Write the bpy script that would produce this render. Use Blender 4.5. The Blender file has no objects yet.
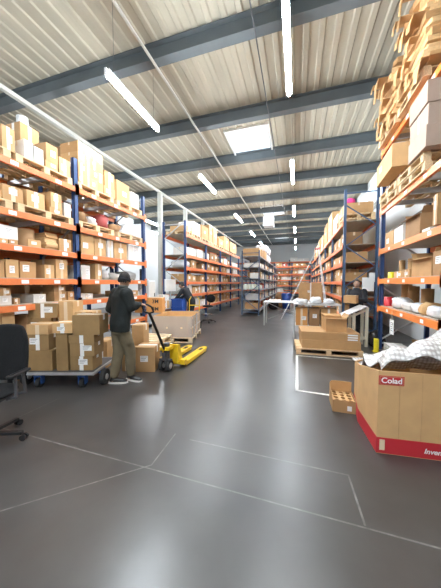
import bpy, bmesh, math, random
from mathutils import Vector, Matrix, Euler
random.seed(7)
R = math.radians
S = bpy.context.scene
COL = S.collection

# ------------------------------------------------------------------ measured camera
F, U0, V0, EYE = 244.0, 220.5, 294.0, 1.6
PITCH = math.atan(11 / F)
YAW = math.atan(76.5 * math.cos(PITCH) / F)
FW = Vector((-math.sin(YAW) * math.cos(PITCH), math.cos(YAW) * math.cos(PITCH), -math.sin(PITCH)))
RT = Vector((math.cos(YAW), math.sin(YAW), 0))
UP = RT.cross(FW)
def at(u, v, X=None, Y=None, Z=None, D=None):
    """world point seen at photo position u, v on the plane X=, Y=, Z= or at distance D along the view axis"""
    r = FW + RT * ((u - U0) / F) + UP * ((V0 - v) / F)
    if X is not None: t = X / r.x
    elif Y is not None: t = Y / r.y
    elif Z is not None: t = (Z - EYE) / r.z
    else: t = D
    return Vector((0, 0, EYE)) + r * t

cam = bpy.data.cameras.new('camera'); cam.sensor_fit = 'HORIZONTAL'; cam.sensor_width = 36
cam.lens = F / 441 * 36; cam.clip_start = 0.05; cam.clip_end = 200
co = bpy.data.objects.new('camera', cam); COL.objects.link(co)
co.matrix_world = Matrix.Translation((0, 0, EYE)) @ Matrix((RT, UP, -FW)).transposed().to_4x4()
S.camera = co

# ------------------------------------------------------------------ materials
MAT = {}
def mat(name, col, rough=0.6, metal=0.0, var=0.0, vscale=6.0, bump=0.0, bscale=40.0, objvar=0.0, emit=None, spec=0.5,
        alpha=None, trans=None, stretch=None):
    m = bpy.data.materials.new(name); m.use_nodes = True
    n, l = m.node_tree.nodes, m.node_tree.links
    b = n['Principled BSDF']
    b.inputs['Base Color'].default_value = (*col, 1); b.inputs['Roughness'].default_value = rough
    b.inputs['Metallic'].default_value = metal; b.inputs['Specular IOR Level'].default_value = spec
    if alpha is not None: b.inputs['Alpha'].default_value = alpha
    if trans is not None: b.inputs['Transmission Weight'].default_value = trans
    tc = n.new('ShaderNodeTexCoord'); src = tc.outputs['Object']
    if stretch:
        mp = n.new('ShaderNodeMapping'); mp.inputs['Scale'].default_value = stretch
        l.new(src, mp.inputs['Vector']); src = mp.outputs['Vector']
    last = None
    if var or objvar:
        hsv = n.new('ShaderNodeHueSaturation'); hsv.inputs['Color'].default_value = (*col, 1)
        val = None
        if var:
            ns = n.new('ShaderNodeTexNoise'); ns.inputs['Scale'].default_value = vscale; ns.inputs['Detail'].default_value = 5
            l.new(src, ns.inputs['Vector'])
            mr = n.new('ShaderNodeMapRange'); mr.inputs['From Min'].default_value = .3; mr.inputs['From Max'].default_value = .7
            mr.inputs['To Min'].default_value = 1 - var; mr.inputs['To Max'].default_value = 1 + var
            l.new(ns.outputs['Fac'], mr.inputs['Value']); val = mr.outputs['Result']
        if objvar:
            oi = n.new('ShaderNodeObjectInfo')
            m2 = n.new('ShaderNodeMapRange'); m2.inputs['To Min'].default_value = 1 - objvar; m2.inputs['To Max'].default_value = 1 + objvar
            l.new(oi.outputs['Random'], m2.inputs['Value'])
            if val:
                mu = n.new('ShaderNodeMath'); mu.operation = 'MULTIPLY'
                l.new(val, mu.inputs[0]); l.new(m2.outputs['Result'], mu.inputs[1]); val = mu.outputs[0]
            else: val = m2.outputs['Result']
        l.new(val, hsv.inputs['Value']); l.new(hsv.outputs['Color'], b.inputs['Base Color'])
    if bump:
        nb = n.new('ShaderNodeTexNoise'); nb.inputs['Scale'].default_value = bscale; nb.inputs['Detail'].default_value = 3
        l.new(src, nb.inputs['Vector'])
        bp = n.new('ShaderNodeBump'); bp.inputs['Strength'].default_value = bump; bp.inputs['Distance'].default_value = .02
        l.new(nb.outputs['Fac'], bp.inputs['Height']); l.new(bp.outputs['Normal'], b.inputs['Normal'])
    if emit:
        b.inputs['Emission Color'].default_value = (*emit[0], 1); b.inputs['Emission Strength'].default_value = emit[1]
    MAT[name] = m
    return m
mat('card_grey', (.40, .30, .235), .75, var=.06)
mat('card_light', (.56, .345, .155), .8, var=.07, objvar=.12)
mat('card_tan', (.48, .28, .12), .8, var=.07, objvar=.14)
mat('card_brown', (.32, .18, .08), .8, var=.08, objvar=.12)
mat('card_white', (.70, .67, .62), .6, var=.05, objvar=.08)
mat('card_orange', (.62, .30, .09), .7, var=.05)
mat('card_red', (.40, .07, .06), .6, objvar=.15)
mat('card_cut', (.74, .50, .25), .85, var=.12, vscale=25)
mat('tape', (.70, .56, .38), .3)
mat('tape_white', (.84, .83, .80), .35)
mat('paper', (.86, .86, .84), .6)
mat('ink', (.03, .03, .03), .6)
mat('wood', (.66, .48, .28), .8, var=.18, vscale=4, stretch=(1, 12, 12), objvar=.12)
mat('wood_pale', (.74, .60, .40), .8, var=.15, vscale=5, objvar=.1)
mat('blue_steel', (.025, .06, .17), .45, var=.1)
mat('slate_steel', (.06, .11, .20), .45, var=.1)
mat('orange_steel', (.85, .24, .05), .4, var=.08)
mat('red_orange', (.80, .20, .07), .45, var=.08)
mat('dull_orange', (.74, .20, .06), .45, var=.12)
mat('card_shaded', (.30, .185, .075), .8, var=.08, objvar=.08)  # ordinary cardboard, the trolley's weaker light darkened into its colour
mat('zinc', (.52, .53, .54), .45, metal=.6, var=.1)
mat('deckboard', (.42, .36, .28), .7, var=.1)
mat('grey_shelf', (.34, .38, .42), .5, var=.08)
mat('beam_grey', (.095, .11, .115), .6, var=.12, vscale=2)
mat('white_paint', (.50, .50, .45), .55, var=.04)
mat('cream_paint', (.66, .62, .50), .5)
mat('wall_white', (.62, .64, .64), .7, var=.05, vscale=.7)
mat('black_fabric', (.003, .0032, .004), .9, bump=.3, bscale=60)
mat('black_plastic', (.010, .010, .011), .4)
mat('black_gloss', (.02, .02, .022), .2)
mat('dark_grey', (.07, .07, .075), .5)
mat('grey_plastic', (.42, .42, .41), .4)
mat('white_plastic', (.80, .81, .82), .35)
mat('yellow', (.85, .55, .02), .35, var=.04)
mat('yellow_bright', (.88, .72, .03), .4)
mat('red_plastic', (.62, .03, .04), .4)
mat('red_print', (.50, .02, .03), .6)
mat('blue_plastic', (.02, .08, .35), .4)
mat('blue_deck', (.02, .09, .32), .45)
mat('pink', (.75, .05, .25), .5)
mat('rubber', (.02, .02, .02), .7)
mat('chrome', (.7, .7, .72), .2, metal=1)
mat('skin', (.42, .24, .16), .55)
mat('skin_pale', (.40, .24, .17), .55)
mat('hair', (.02, .015, .012), .7, bump=.5, bscale=120)
mat('jacket', (.007, .011, .010), .8, var=.2, vscale=10, bump=.4, bscale=14)
mat('collar', (.06, .07, .06), .8)
mat('trousers', (.15, .12, .07), .85, var=.14, vscale=9, bump=.5, bscale=13)
mat('dark_cloth', (.015, .016, .02), .85, bump=.3, bscale=20)
mat('beanie', (.012, .013, .015), .9, bump=.6, bscale=70)
mat('jug', (.72, .78, .70), .4)
mat('film_white', (.70, .71, .72), .3, bump=.8, bscale=14, var=.06)
mat('pvc_trim', (.80, .80, .78), .4)
mat('white_line', (.74, .74, .70), .6, var=.15, vscale=20)
mat('tape_line', (.17, .165, .155), .5, var=.3, vscale=14)
mat('lamp', (.9, .9, .9), .5, emit=((.86, .93, 1.0), 75.0))
mat('screen', (.02, .02, .03), .15)

def special():
    # worn, polished dark concrete
    m = mat('concrete', (.05, .047, .045), .27, spec=.8)
    n, l = m.node_tree.nodes, m.node_tree.links; b = n['Principled BSDF']
    tc = n.new('ShaderNodeTexCoord')
    a = n.new('ShaderNodeTexNoise'); a.inputs['Scale'].default_value = 1.3; a.inputs['Detail'].default_value = 5; a.inputs['Roughness'].default_value = .55
    l.new(tc.outputs['Object'], a.inputs['Vector'])
    cr = n.new('ShaderNodeValToRGB')
    cr.color_ramp.elements[0].position = .30; cr.color_ramp.elements[0].color = (.037, .034, .032, 1)
    cr.color_ramp.elements[1].position = .72; cr.color_ramp.elements[1].color = (.070, .066, .062, 1)
    l.new(a.outputs['Fac'], cr.inputs['Fac'])
    # small light specks and scuffs
    s = n.new('ShaderNodeTexNoise'); s.inputs['Scale'].default_value = 26; s.inputs['Detail'].default_value = 6
    l.new(tc.outputs['Object'], s.inputs['Vector'])
    sr = n.new('ShaderNodeMapRange'); sr.inputs['From Min'].default_value = .68; sr.inputs['From Max'].default_value = .82
    sr.inputs['To Max'].default_value = .1
    l.new(s.outputs['Fac'], sr.inputs['Value'])
    mx = n.new('ShaderNodeMix'); mx.data_type = 'RGBA'
    l.new(sr.outputs['Result'], mx.inputs[0]); l.new(cr.outputs['Color'], mx.inputs[6]); mx.inputs[7].default_value = (.22, .21, .20, 1)
    l.new(cr.outputs['Color'], b.inputs['Base Color'])
    rr = n.new('ShaderNodeMapRange'); rr.inputs['From Min'].default_value = .3; rr.inputs['From Max'].default_value = .7
    rr.inputs['To Min'].default_value = .285; rr.inputs['To Max'].default_value = .38
    l.new(a.outputs['Fac'], rr.inputs['Value']); l.new(rr.outputs['Result'], b.inputs['Roughness'])
    bp = n.new('ShaderNodeBump'); bp.inputs['Strength'].default_value = .03; bp.inputs['Distance'].default_value = .01
    # clear panes: let daylight straight through, with a faint reflection
    for nm, tint, w in (('pane', (.92, .97, 1), .06), ('stretch_film', (.9, .92, .93), .38)):
        g = bpy.data.materials.new(nm); g.use_nodes = True; MAT[nm] = g
        n, l = g.node_tree.nodes, g.node_tree.links
        for x in list(n): n.remove(x)
        o = n.new('ShaderNodeOutputMaterial'); mix = n.new('ShaderNodeMixShader'); mix.inputs[0].default_value = w
        t = n.new('ShaderNodeBsdfTransparent'); t.inputs[0].default_value = (*tint, 1)
        if nm == 'pane': q = n.new('ShaderNodeBsdfGlossy'); q.inputs['Roughness'].default_value = .05
        else:
            q = n.new('ShaderNodeBsdfPrincipled'); q.inputs['Base Color'].default_value = (.85, .85, .85, 1); q.inputs['Roughness'].default_value = .2
            tx = n.new('ShaderNodeTexCoord'); nz = n.new('ShaderNodeTexNoise'); nz.inputs['Scale'].default_value = 12
            l.new(tx.outputs['Object'], nz.inputs['Vector']); bb = n.new('ShaderNodeBump'); bb.inputs['Strength'].default_value = .8
            l.new(nz.outputs['Fac'], bb.inputs['Height']); l.new(bb.outputs['Normal'], q.inputs['Normal'])
        l.new(t.outputs[0], mix.inputs[1]); l.new(q.outputs[0], mix.inputs[2]); l.new(mix.outputs[0], o.inputs[0])
    # bubble wrap: rows of round bubbles
    m = mat('bubble_wrap', (.78, .77, .75), .25)
    n, l = m.node_tree.nodes, m.node_tree.links; b = n['Principled BSDF']
    tc = n.new('ShaderNodeTexCoord'); v = n.new('ShaderNodeTexVoronoi'); v.inputs['Scale'].default_value = 26; v.inputs['Randomness'].default_value = .15
    l.new(tc.outputs['Object'], v.inputs['Vector'])
    cr = n.new('ShaderNodeValToRGB')
    cr.color_ramp.elements[0].position = .25; cr.color_ramp.elements[0].color = (.86, .86, .85, 1)
    cr.color_ramp.elements[1].position = .62; cr.color_ramp.elements[1].color = (.46, .44, .42, 1)
    l.new(v.outputs['Distance'], cr.inputs['Fac']); l.new(cr.outputs['Color'], b.inputs['Base Color'])
    bp = n.new('ShaderNodeBump'); bp.invert = True; bp.inputs['Strength'].default_value = .7; bp.inputs['Distance'].default_value = .01
    l.new(v.outputs['Distance'], bp.inputs['Height']); l.new(bp.outputs['Normal'], b.inputs['Normal'])
    # corrugated roof sheet, slightly grubby cream
    mat('roof_sheet', (.42, .385, .30), .8, var=.10, vscale=1.2, stretch=(3, .5, 1))
special()

# ------------------------------------------------------------------ mesh builder
class MB:
    def __init__(s): s.v = []; s.f = []; s.m = []; s.sm = []
    def add(s, vs, fs, mi=0, smooth=False):
        o = len(s.v); s.v += [tuple(x) for x in vs]
        for f in fs: s.f.append(tuple(i + o for i in f)); s.m.append(mi); s.sm.append(smooth)
        return s
    def box(s, x0, x1, y0, y1, z0, z1, mi=0, M=None):
        vs = [Vector(p) for p in ((x0,y0,z0),(x1,y0,z0),(x1,y1,z0),(x0,y1,z0),(x0,y0,z1),(x1,y0,z1),(x1,y1,z1),(x0,y1,z1))]
        if M: vs = [M @ p for p in vs]
        return s.add(vs, [(0,3,2,1),(4,5,6,7),(0,1,5,4),(1,2,6,5),(2,3,7,6),(3,0,4,7)], mi)
    def bar(s, p, q, w, h, mi=0, upv=(0,0,1)):
        p, q = Vector(p), Vector(q); d = (q - p); L = d.length; d.normalize()
        u = Vector(upv)
        if abs(d.dot(u)) > .98: u = Vector((0, 1, 0))
        a = d.cross(u).normalized(); b = a.cross(d).normalized()
        vs = [p + a*sx*w/2 + b*sz*h/2 + d*t for t in (0, L) for sx, sz in ((-1,-1),(1,-1),(1,1),(-1,1))]
        return s.add(vs, [(3,2,1,0),(4,5,6,7),(0,1,5,4),(1,2,6,5),(2,3,7,6),(3,0,4,7)], mi)
    def tube(s, p, q, r, r2=None, n=12, mi=0, caps=True):
        p, q = Vector(p), Vector(q); d = (q - p).normalized(); r2 = r if r2 is None else r2
        u = Vector((0, 0, 1)) if abs(d.z) < .95 else Vector((0, 1, 0))
        a = d.cross(u).normalized(); b = a.cross(d).normalized()
        vs = [c + (a*math.cos(t) + b*math.sin(t))*rr for c, rr in ((p, r), (q, r2)) for t in [2*math.pi*k/n for k in range(n)]]
        s.add(vs, [((k+1)%n, k, n+k, n+(k+1)%n) for k in range(n)], mi, True)
        if caps: s.add(vs, [tuple(range(n)), tuple(range(2*n-1, n-1, -1))], mi)
        return s
    def path(s, pts, r, n=8, mi=0):
        for i in range(len(pts) - 1): s.tube(pts[i], pts[i+1], r, n=n, mi=mi)
        return s
    def prism(s, poly, z0, z1, mi=0, axis='z', M=None):
        n = len(poly)
        def P(a, b, c): return Vector((a, b, c)) if axis == 'z' else Vector((a, c, b)) if axis == 'y' else Vector((c, a, b))
        vs = [P(a, b, z0) for a, b in poly] + [P(a, b, z1) for a, b in poly]
        if M: vs = [M @ v for v in vs]
        return s.add(vs, [tuple(range(n-1, -1, -1)), tuple(range(n, 2*n))] + [(k, (k+1)%n, n+(k+1)%n, n+k) for k in range(n)], mi)
    def lathe(s, prof, n=16, mi=0, c=(0,0,0), smooth=True):
        c = Vector(c)
        vs = [c + Vector((r*math.cos(2*math.pi*k/n), r*math.sin(2*math.pi*k/n), z)) for r, z in prof for k in range(n)]
        fs = [(i*n+k, i*n+(k+1)%n, (i+1)*n+(k+1)%n, (i+1)*n+k) for i in range(len(prof)-1) for k in range(n)]
        s.add(vs, fs, mi, smooth)
        return s.add(vs, [tuple(range(n-1, -1, -1)), tuple((len(prof)-1)*n + k for k in range(n))], mi)
    def ball(s, c, rx, ry, rz, n=16, m=10, mi=0, rot=None):
        c = Vector(c); vs = []; fs = []
        for i in range(m + 1):
            th = math.pi * i / m
            for k in range(n):
                ph = 2*math.pi*k/n
                p = Vector((rx*math.sin(th)*math.cos(ph), ry*math.sin(th)*math.sin(ph), rz*math.cos(th)))
                if rot: p.rotate(rot)
                vs.append(c + p)
        for i in range(m):
            for k in range(n): fs.append((i*n+k, (i+1)*n+k, (i+1)*n+(k+1)%n, i*n+(k+1)%n))
        return s.add(vs, fs, mi, True)
    def loft(s, rings, n=16, mi=0):
        """rings: (centre, half-width vector, half-depth vector)"""
        vs = []
        for c, a, b in rings:
            c, a, b = Vector(c), Vector(a), Vector(b)
            vs += [c + a*math.cos(2*math.pi*k/n) + b*math.sin(2*math.pi*k/n) for k in range(n)]
        m = len(rings)
        fs = [(i*n+k, i*n+(k+1)%n, (i+1)*n+(k+1)%n, (i+1)*n+k) for i in range(m-1) for k in range(n)]
        fs += [tuple(range(n-1, -1, -1)), tuple((m-1)*n + k for k in range(n))]
        return s.add(vs, fs, mi, True)
    def limb(s, pts, n=14, mi=0):
        """pts: (point, radius); a tapered tube with a round ball at each joint"""
        for (p, r), (q, r2) in zip(pts, pts[1:]): s.tube(p, q, r, r2, n, mi)
        for p, r in pts: s.ball(p, r, r, r, n, 8, mi)
        return s
    def build(s, name, mats, parent=None, loc=(0,0,0), rz=0, bevel=0, voxel=0, smooth_it=0, subsurf=0, flat=False):
        me = bpy.data.meshes.new(name); me.from_pydata(s.v, [], s.f)
        mats = mats if isinstance(mats, (list, tuple)) else [mats]
        for x in mats: me.materials.append(MAT[x])
        me.polygons.foreach_set('material_index', s.m)
        me.polygons.foreach_set('use_smooth', s.sm); me.update()
        o = bpy.data.objects.new(name, me); COL.objects.link(o)
        o.location = loc; o.rotation_euler = (0, 0, rz)
        if parent: o.parent = parent
        if voxel or subsurf or bevel:
            if bevel:
                b = o.modifiers.new('b', 'BEVEL'); b.width = bevel; b.segments = 2; b.limit_method = 'ANGLE'
            if voxel:
                r = o.modifiers.new('r', 'REMESH'); r.mode = 'VOXEL'; r.voxel_size = voxel; r.use_smooth_shade = True
                if smooth_it:
                    k = o.modifiers.new('s', 'SMOOTH'); k.iterations = smooth_it; k.factor = .5
            if subsurf:
                k = o.modifiers.new('u', 'SUBSURF'); k.levels = k.render_levels = subsurf
            dg = bpy.context.evaluated_depsgraph_get(); dg.update()
            nm = bpy.data.meshes.new_from_object(o.evaluated_get(dg)); o.modifiers.clear()
            o.data = nm; nm.name = name
        return o
def tag(o, label=None, cat=None, group=None, kind=None):
    if label: o['label'] = label
    if cat: o['category'] = cat
    if group: o['group'] = group
    if kind: o['kind'] = kind
    return o
def thing(name, label, cat, loc=(0,0,0), rz=0, group=None):
    o = bpy.data.objects.new(name, None); COL.objects.link(o); o.empty_display_size = .1
    o.location = loc; o.rotation_euler = (0, 0, rz)
    return tag(o, label, cat, group)
def struct(o): o['kind'] = 'structure'; return o
def text(name, s, size, m, parent, loc, rot, extrude=.0008, shear=0, align='CENTER'):
    c = bpy.data.curves.new(name, 'FONT'); c.body = s; c.size = size; c.extrude = extrude; c.shear = shear
    c.offset = size * .02
    c.align_x = align; c.align_y = 'CENTER'; c.materials.append(MAT[m])
    q = bpy.data.objects.new(name + '_curve', c); COL.objects.link(q)
    dg = bpy.context.evaluated_depsgraph_get(); dg.update(); me = bpy.data.meshes.new_from_object(q.evaluated_get(dg))
    bpy.data.objects.remove(q); o = bpy.data.objects.new(name, me); COL.objects.link(o); o.parent = parent; o.location = loc; o.rotation_euler = rot
    return o

# ------------------------------------------------------------------ the hall
XL, XR, YN, YF, ZC = -12.0, 3.25, -7.0, 32.0, 6.2
struct(MB().box(XL, XR, YN, YF, -.1, 0).build('floor', 'concrete'))
SKY = [(-2.25, -.95, 7.75, 9.65), (-2.25, -.95, 15.9, 17.8), (-2.25, -.95, 25.4, 27.3)]
def roof():
    m = MB(); pitch = .29; prof = []
    x = XL
    while x < XR:
        prof += [(x, 0), (x + .15, 0), (x + .175, -.028), (x + .265, -.028)]; x += pitch
    ys = sorted({YN, YF} | {y for s in SKY for y in s[2:]})
    for (xa, za), (xb, zb) in zip(prof, prof[1:]):
        for ya, yb in zip(ys, ys[1:]):
            xm, ym = (xa + xb)/2, (ya + yb)/2
            if any(s[0] < xm < s[1] and s[2] < ym < s[3] for s in SKY): continue
            z = ZC + .29
            m.add([(xa, ya, z+za), (xb, ya, z+zb), (xb, yb, z+zb), (xa, yb, z+za)], [(0, 1, 2, 3)])
    return m
struct(roof().build('ceiling', 'roof_sheet'))
nt = [0]
def trim(m, mats, **k):
    nt[0] += 1; return struct(m.build('trim_%d' % nt[0], mats, **k))
y = 0.0
YB = [YN + .3] + [4.6 + 2.3*k for k in range(-5, 12)]
for y in YB:                                                        # steel roof beams, I-section
    m = MB()
    m.box(XL, XR, y-.10, y+.10, ZC-.08, ZC-.06).box(XL, XR, y-.10, y+.10, ZC+.235, ZC+.255).box(XL, XR, y-.012, y+.012, ZC-.06, ZC+.235)
    trim(m, 'beam_grey')
# white longitudinal beam on white columns at the left
m = MB().box(-6.20, -6.10, -2, YF, 5.78, 5.87); trim(m, 'white_paint')
for y in (10.2, 12.9, 15.6, 18.3, 21.0): trim(MB().box(-6.24, -6.06, y-.09, y+.09, 0, 5.78), 'white_paint')
for i, (x0, x1, y0, y1) in enumerate(SKY):
    w = MB(); z = ZC + .26
    for a in ((x0-.06, x0, y0-.06, y1+.06), (x1, x1+.06, y0-.06, y1+.06), (x0, x1, y0-.06, y0), (x0, x1, y1, y1+.06)):
        w.box(a[0], a[1], a[2], a[3], z-.05, z+.4)
    w.box(x0, x1, (y0+y1)/2-.03, (y0+y1)/2+.03, z+.3, z+.36)
    o = struct(w.build('window_%d' % (i+1), 'pvc_trim'))
    MB().box(x0, x1, y0, y1, z+.36, z+.375).build('window_pane', 'pane', o)
# right wall with a high strip window
m = MB().box(XR, XR+.2, YN, YF, 0, 5.2).box(XR, XR+.2, YN, YF, 6.1, 6.6)
for ya, yb in ((YN, 4.5), (5.9, 6.1), (18, YF)): m.box(XR, XR+.2, ya, yb, 5.2, 6.1)
struct(m.build('wall_right', 'wall_white'))
w = MB()
for z0, z1 in ((5.2, 5.26), (6.04, 6.1)): w.box(XR-.03, XR+.1, 4.5, 5.9, z0, z1).box(XR-.03, XR+.1, 6.1, 18, z0, z1)
for k in range(12): w.box(XR-.02, XR+.1, 6.1 + k*1.08 - .03, 6.1 + k*1.08 + .03, 5.2, 6.1)
o = struct(w.build('window_4', 'pvc_trim')); MB().box(XR+.08, XR+.09, 4.5, 18, 5.2, 6.1).build('window_pane', 'pane', o)
# long white pipes just under the window strip
for z, r in ((5.05, .05), (4.9, .035)): trim(MB().tube((XR-.1, 4, z), (XR-.1, 26, z), r), 'white_paint')
struct(MB().box(XL-.2, XL, YN, YF, 0, 6.6).build('wall_left', 'wall_white'))
wb = MB().box(XL, XR, YF, YF+.2, 0, 6.6)
struct(wb.build('wall_back', 'wall_white'))
# wall behind the viewer with an added door, its open strip giving fill light
struct(MB().box(XL, -4.5, YN-.2, YN, 0, 6.6).box(2, XR, YN-.2, YN, 0, 6.6).box(-4.5, 2, YN-.2, YN, 4.6, 6.6).build('wall_front', 'wall_white'))
struct(MB().box(-4.6, -4.5, YN-.1, YN+.05, 0, 4.6).box(2, 2.1, YN-.1, YN+.05, 0, 4.6).box(-4.6, 2.1, YN-.1, YN+.05, 4.6, 4.7).box(-4.5, 2, YN-.08, YN-.04, 0, 2.0).box(-4.5, 2, YN-.08, YN-.04, 2.9, 4.6).build('fill_door', 'zinc'))  # unseen door, added to let in frontal daylight

# painted floor lines
def line(pts, w, m):
    q = MB()
    for a, b in zip(pts, pts[1:]):
        a, b = Vector((*a[:2], 0)), Vector((*b[:2], 0)); d = (b-a).normalized()*w/2
        n = Vector((-d.y, d.x, 0))
        q.add([a-d-n+Vector((0,0,.0012)), b+d-n+Vector((0,0,.0012)), b+d+n+Vector((0,0,.0012)), a-d+n+Vector((0,0,.0012))], [(0,1,2,3)])
    return trim(q, m)
line([(.55, 3.72), (.02, 3.75), (.02, 5.58), (1.35, 5.6)], .045, 'white_line')
line([(-3.6, 1.79), (1.8, 1.72)], .012, 'tape_line')
line([(-2.3, .8), (-1.2, 1.8), (-1.21, 2.26)], .012, 'tape_line')
line([(-1.02, 2.22), (.43, 2.19), (.45, 1.76)], .014, 'tape_line')
line([at(0, 426, Z=0)[:2], at(60, 398, Z=0)[:2]], .012, 'tape_line')

# ------------------------------------------------------------------ lamps
def lamp(x, y, label):
    t = thing('ceiling_light', label, 'ceiling light', (x, y, 5.0), 0, 'suspended tube lights')
    MB().box(-.045, .045, -.76, .76, .045, .085).box(-.02, .02, -.80, -.76, -.03, .075).box(-.02, .02, .76, .80, -.03, .075).build('housing', 'white_plastic', t)
    MB().tube((0, -.75, 0), (0, .75, 0), .042, n=12).build('tube', 'lamp', t)
    for s in (-.6, .6): MB().tube((0, s, .07), (0, s, ZC + .1 - 5.0), .004, n=5).build('hanging_cable', 'dark_grey', t)
ORD = ['nearest', 'second', 'third', 'fourth', 'fifth', 'sixth', 'seventh', 'eighth']
for r, X, Ys, nm in ((0, -3.0, (-4.5, -.2, 4.15, 8.1, 12.75, 17.0, 21.3, 25.6), 'row above the left rack fronts'),
                     (1, -.18, (-4.7, -.4, 3.95, 8.05, 12.3, 16.6, 20.9, 25.2), 'middle row over the aisle')):
    vis = 0
    for y in Ys:
        if y < 1: lab = ('farther' if y < -2 else 'nearer') + ' added tube light behind the viewer, ' + nm.replace('row above the left rack fronts', 'left row').replace('middle row over the aisle', 'middle row')  # rows carried on behind the viewer, unseen lamps added for ambient light
        else: lab = ORD[vis] + ' lit white tube light of the ' + nm; vis += 1
        lamp(X, y, lab)
for i, (x, y) in enumerate(((-8.2, 2.0), (-8.2, 7.5), (-7.9, 12.0), (-9.3, 15.0), (-9.3, 20.0))):
    lamp(x, y, ORD[i] + ' lit tube light in the bay beyond the left racks')
trim(MB().box(-2.86, -2.82, 0, 30, 6.06, 6.10), 'white_paint')
trim(MB().tube((-.78, 1, 6.10), (-.78, 30, 6.10), .012, n=6), 'dark_grey')
t = thing('unit_heater', 'white box shaped air heater hanging below the roof beams', 'heater', (-1.55, 14.0, 5.0))
MB().box(-.28, .28, -.3, .3, -.26, .3).build('casing', 'zinc', t, bevel=.02)
g = MB()
for k in range(6): g.box(-.25, .25, -.315, -.3, -.24 + k*.09, -.20 + k*.09)
g.build('louvre', 'grey_plastic', t)
for s in (-1, 1): MB().tube((s*.24, 0, .3), (s*.24, 0, 1.3), .01, n=6).build('hanging_rod', 'dark_grey', t)

# ------------------------------------------------------------------ storage racks
def nearf(fr, rz): return fr[-1] if rz < 0 else fr[0]
class Rack:
    """local x runs along the rack, local y from its open face to its back"""
    def __init__(s, label, loc, rz, frames, depth, height, levels, post, beam, deck=True, palletlevels=(), beamh=.11, innerh=None, labels=False):
        H0 = height
        s.rz = rz; s.loc = Vector(loc); s.depth = depth; s.levels = levels; s.beamh = beamh; s.deck = deck; s.pl = palletlevels
        s.frames = frames; s.pw = .06 if beamh > .08 else .04; s.root = t = thing('storage_rack', label, 'rack', loc, rz, 'steel storage racks')
        pw, pd = (.09, .07) if beamh > .08 else (.055, .055)
        for fx in frames:
            height = H0 if innerh is None or fx == nearf(frames, rz) else innerh
            for y in (0, depth - pd):
                up = MB()
                up.box(fx-pw/2, fx+pw/2, y, y+.012, 0, height).box(fx-pw/2, fx-pw/2+.01, y, y+pd, 0, height).box(fx+pw/2-.01, fx+pw/2, y, y+pd, 0, height)
                p = up.build('upright', post, t)
                MB().box(fx-pw/2-.02, fx+pw/2+.02, y-.02, y+pd+.02, 0, .008).build('foot_plate', 'zinc', p)
            b = MB(); z = .25; k = 0
            while z + .6 < height:
                z2 = z + .62
                b.bar((fx, pd, z if k % 2 else z), (fx, depth-pd, z2), .03, .03) if k % 2 == 0 else b.bar((fx, depth-pd, z), (fx, pd, z2), .03, .03)
                z = z2; k += 1
            b.bar((fx, pd, .15), (fx, depth-pd, .15), .03, .03).bar((fx, pd, height-.12), (fx, depth-pd, height-.12), .03, .03)
            b.build('frame_brace', post if post != 'blue_steel' else 'zinc', t)
        for z in levels:
            for a, c in zip(frames, frames[1:]):
                for y in (-.028, depth - .03 - .012):
                    bm = MB().box(a+pw/2, c-pw/2, y, y+.05, z-beamh/2, z+beamh/2)
                    for e in (a-pw/2+.0, c-pw/2): bm.box(e, e+pw, y-.006 if y < 0 else y+.04, (y if y < 0 else y+.05), z-.1, z+.1)
                    bo = bm.build('beam', beam, t)
                    if labels and y < 0 and beamh > .08:
                        for q in range(3):
                            xx = a + (c-a)*(.2 + .3*q) + random.uniform(-.1, .1)
                            MB().box(xx, xx+.11, y-.0015, y, z-.03, z+.03).build('location_label', 'paper', bo)
                if deck and z not in palletlevels:
                    MB().box(a+.01, c-.01, .024, depth-.045, z+beamh/2-.002, z+beamh/2+.014).build('shelf_deck', deck if isinstance(deck, str) else 'deckboard', t)
                elif beamh > .08:
                    for q in range(3):
                        xx = a + (c-a)*(.25*(q+1)); MB().box(xx-.03, xx+.03, .024, depth-.045, z-.03, z+beamh/2-.002).build('cross_bar', 'zinc', t)
    def top(s, li):
        z = s.levels[li]
        return z + s.beamh/2 + (.0145 if (s.deck and z not in s.pl) else .0005)
    def W(s, x, y, z=0):
        v = Vector((x, y, 0)); v.rotate(Euler((0, 0, s.rz))); return Vector((s.loc.x + v.x, s.loc.y + v.y, z))

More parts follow.
